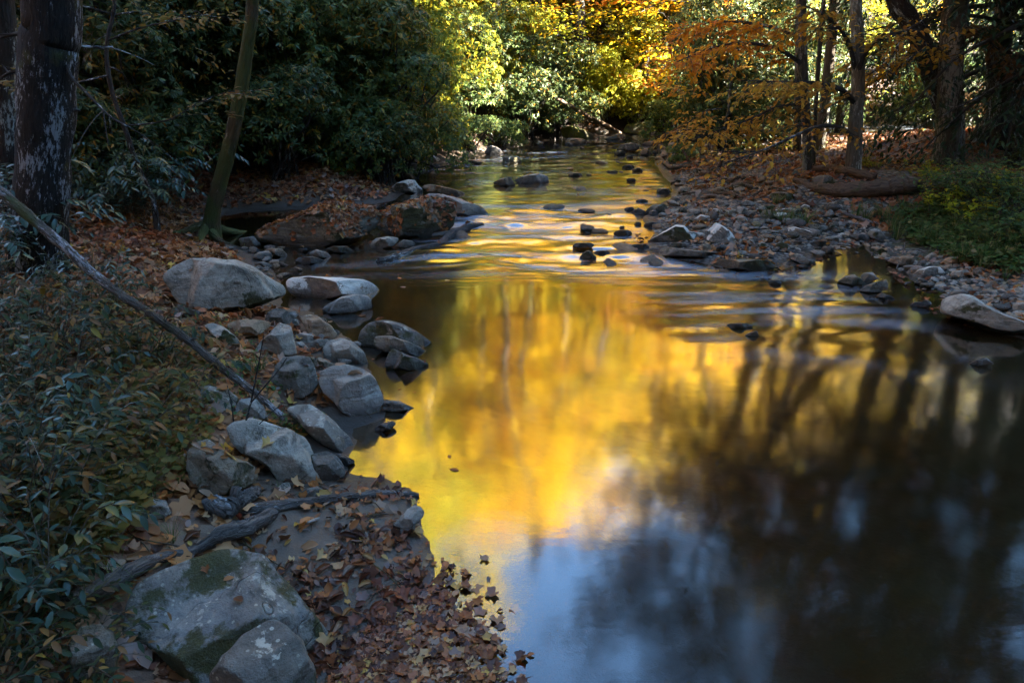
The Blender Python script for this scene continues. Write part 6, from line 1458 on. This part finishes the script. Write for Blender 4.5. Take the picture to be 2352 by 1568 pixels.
litter_mesh('floating_leaves', kk_[~wetL] + [0, 0, .004], np.tile([0, 0, 1.0], ((~wetL).sum(), 1)), .046, 'damp', 213, .07, [0, 2, 5, 6, 7])
litter_mesh('sunken_leaves', kk_[wetL] , np.tile([0, 0, 1.0], (wetL.sum(), 1)), .052, 'litter', 215, .08, [0, 6, 7])
n = 420; x = gq.uniform(-2.2, 4.5, n); y = gq.uniform(3, 8.5, n); z, d, wet, left, beach, shal = terrain(x, y, True); k = wet & (gq.uniform(0, 1, n) < ss(.5, .05, d) * .8 + .012)
litter_mesh('drifting_leaves', np.stack([x, y, WL(y) + .004], 1)[k], np.tile([0, 0, 1.0], (k.sum(), 1)), .05, 'litter', 217, .03, [6, 7])
n = 1500; x = gq.uniform(1.5, 6, n); y = gq.uniform(6, 9.8, n); z, d, wet, left, beach, shal = terrain(x, y, True); k = wet & (gq.uniform(0, 1, n) < ss(.35, .0, d))
litter_mesh('shallows_leaves', np.stack([x, y, np.maximum(z, WL(y)) + .006], 1)[k], np.tile([0, 0, 1.0], (k.sum(), 1)), .07, 'damp', 219, .1)

# small sticks and dry grass among the litter
def sticks(n, name, reg, seed, lo=.08, hi=.35):
    g = np.random.default_rng(seed); mb = MB(); c = 0
    while c < n:
        x, y = g.uniform(reg[0], reg[1]), g.uniform(reg[2], reg[3]); z, d, wet, l, b, sh = terrain([x], [y], True)
        if wet[0] or d[0] < .05: continue
        a = g.uniform(0, 6.28); L_ = g.uniform(lo, hi); t = np.linspace(-.5, .5, 5); px = x + np.cos(a) * t * L_; py = y + np.sin(a) * t * L_
        P = np.stack([px + g.normal(0, .006, 5), py + g.normal(0, .006, 5), terrain(px, py) + .012 + g.uniform(0, .02)], 1); r_ = g.uniform(.0018, .005)
        V, fs = tube(P, np.linspace(r_, r_ * .5, 5), 5, 0, cap=False); mb.add(V, fs); c += 1
    tag(link(name, mb.mesh(name), WOOD['brown']), kind='stuff')
sticks(260, 'twig_litter', (-5, .2, 2.2, 9), 301); sticks(120, 'right_bank_twig_litter', (1.5, 9, 7, 15), 303, .15, .6)
g = np.random.default_rng(55); mb = MB(); P = np.array([(-40,700),(300,760),(460,900),(430,1050),(330,1180),(260,1350),(200,1568),(-40,1600)], float); c = 0
while c < 900:
    px, py = g.uniform(-40, 460), g.uniform(700, 1600)
    if not inside(np.array([[px, py]]), P)[0]: continue
    b = at(px, py, False); a = g.uniform(0, 6.28); l = g.uniform(.1, .3); lean = g.uniform(.4, 1.5); t = np.linspace(0, 1, 5); x = lean * l * t ** 1.5; z = l * (t - .4 * lean * t ** 2.2); ww = .0022 * (1 - t) ** .6; ca, sa = math.cos(a), math.sin(a)
    mb.add(np.vstack([np.stack([x * ca - ww * sa, x * sa + ww * ca, z], 1) + b, np.stack([x * ca + ww * sa, x * sa - ww * ca, z], 1) + b]), [np.stack([np.arange(4), np.arange(4) + 1, np.arange(4) + 6, np.arange(4) + 5], 1)]); c += 1
tag(link('dry_grass_cover', mb.mesh('dry_grass_cover', False), LM['grass']), kind='stuff')

# gravel bedded between the cobbles
g = np.random.default_rng(61); me_ = LUMPS[1]
def pebble(seed):
    q = np.random.default_rng(seed); th = np.arange(7) / 7 * 6.283; V = [(0, 0, .5)] + [(.62 * math.cos(t), .62 * math.sin(t), .38) for t in th] + [(math.cos(t), math.sin(t), -.05) for t in th]
    V = np.array(V) * np.array([1, q.uniform(.6, .9), q.uniform(.6, 1)]); V += q.normal(0, .06, V.shape); k = np.arange(7); k1 = (k + 1) % 7
    return V, [np.stack([0 * k, 1 + k, 1 + k1], 1), np.stack([1 + k, 8 + k, 8 + k1, 1 + k1], 1)]
PB = [pebble(i) for i in range(5)]; GP = [(1500,530),(1555,440),(1600,330),(1660,340),(1800,440),(1960,490),(2020,545),(2110,590),(2352,650),(2352,760),(2180,690),(2050,600),(1900,570),(1700,600),(1560,560)]
P = np.array(GP, float); pts = []
while len(pts) < 3200:
    px, py = g.uniform(1490, 2352), g.uniform(320, 770)
    if inside(np.array([[px, py]]), P)[0]:
        q = on_water(px, py); pts.append(q)
pts = np.array(pts); z = terrain(pts[:, 0], pts[:, 1]); ok = z > WL(pts[:, 1]) - .06; pts = pts[ok]; z = z[ok]
for nm, mk, sel in (('gravel', 'g', 0), ('brown_gravel', 'b', 1), ('dark_gravel', 'k', 2)):
    m = np.arange(len(pts)) % 3 == sel; mb = MB(); kk_ = g.integers(0, 5, m.sum()); n_ = m.sum(); pp = np.stack([pts[m, 0], pts[m, 1], z[m]], 1); Bm = basis(np.array([0, 0, 1.0]) + g.normal(0, .2, (n_, 3)), g.uniform(0, 6.28, n_)); sz = .02 + .045 * g.uniform(0, 1, n_) ** 2
    for j in range(5): put(mb, PB[j], pp[kk_ == j], Bm[kk_ == j], sz[kk_ == j])
    me = mb.mesh(nm); fattr(me, 'above', np.full(len(me.vertices), 1.0)); tag(link(nm, me, ROCK[mk]), kind='stuff')

# ---------------------------------------------------------------- light and camera
SUN_AZ, SUN_EL = 97.0, 31.0            # degrees clockwise from the view direction (+Y)
w = bpy.data.worlds.new("World"); scene.world = w; w.use_nodes = True
nt = w.node_tree; bg = nt.nodes['Background']
sky = nt.nodes.new('ShaderNodeTexSky'); sky.sky_type = 'NISHITA'; sky.sun_disc = False
sky.sun_elevation = R(SUN_EL); sky.sun_rotation = R(SUN_AZ); sky.ozone_density = 8.0; sky.dust_density = 0.0; sky.air_density = 1.8
nt.links.new(sky.outputs[0], bg.inputs[0]); bg.inputs[1].default_value = 0.05
ld = bpy.data.lights.new('sun', 'SUN'); ld.energy = 5.0; ld.angle = R(0.5); ld.color = (1.0, 0.93, 0.80)
lo = bpy.data.objects.new('sun', ld); col.objects.link(lo)
az, el = R(SUN_AZ), R(SUN_EL)
tosun = Vector((math.sin(az) * math.cos(el), math.cos(az) * math.cos(el), math.sin(el)))
lo.rotation_euler = tosun.to_track_quat('Z', 'Y').to_euler(); lo.location = (30, -10, 40)
cd = bpy.data.cameras.new('camera'); cam = bpy.data.objects.new('camera', cd); col.objects.link(cam)
cam.location = CAM; cam.rotation_euler = (R(90) - PITCH, 0, 0); cd.sensor_width = 36; cd.lens = 24
cd.clip_start = 0.05; cd.clip_end = 600; scene.camera = cam
vs = scene.view_settings; vs.view_transform = 'Standard'; vs.look = 'None'; vs.exposure = EXPO; vs.gamma = 1
scene.render.engine = 'CYCLES'; cy = scene.cycles
cy.max_bounces = 6; cy.diffuse_bounces = 3; cy.glossy_bounces = 3; cy.transmission_bounces = 4; cy.transparent_max_bounces = 8
cy.caustics_reflective = False; cy.caustics_refractive = False; cy.sample_clamp_indirect = 6.0
cy.use_denoising = True
try: cy.denoiser = 'OPENIMAGEDENOISE'
except Exception: pass
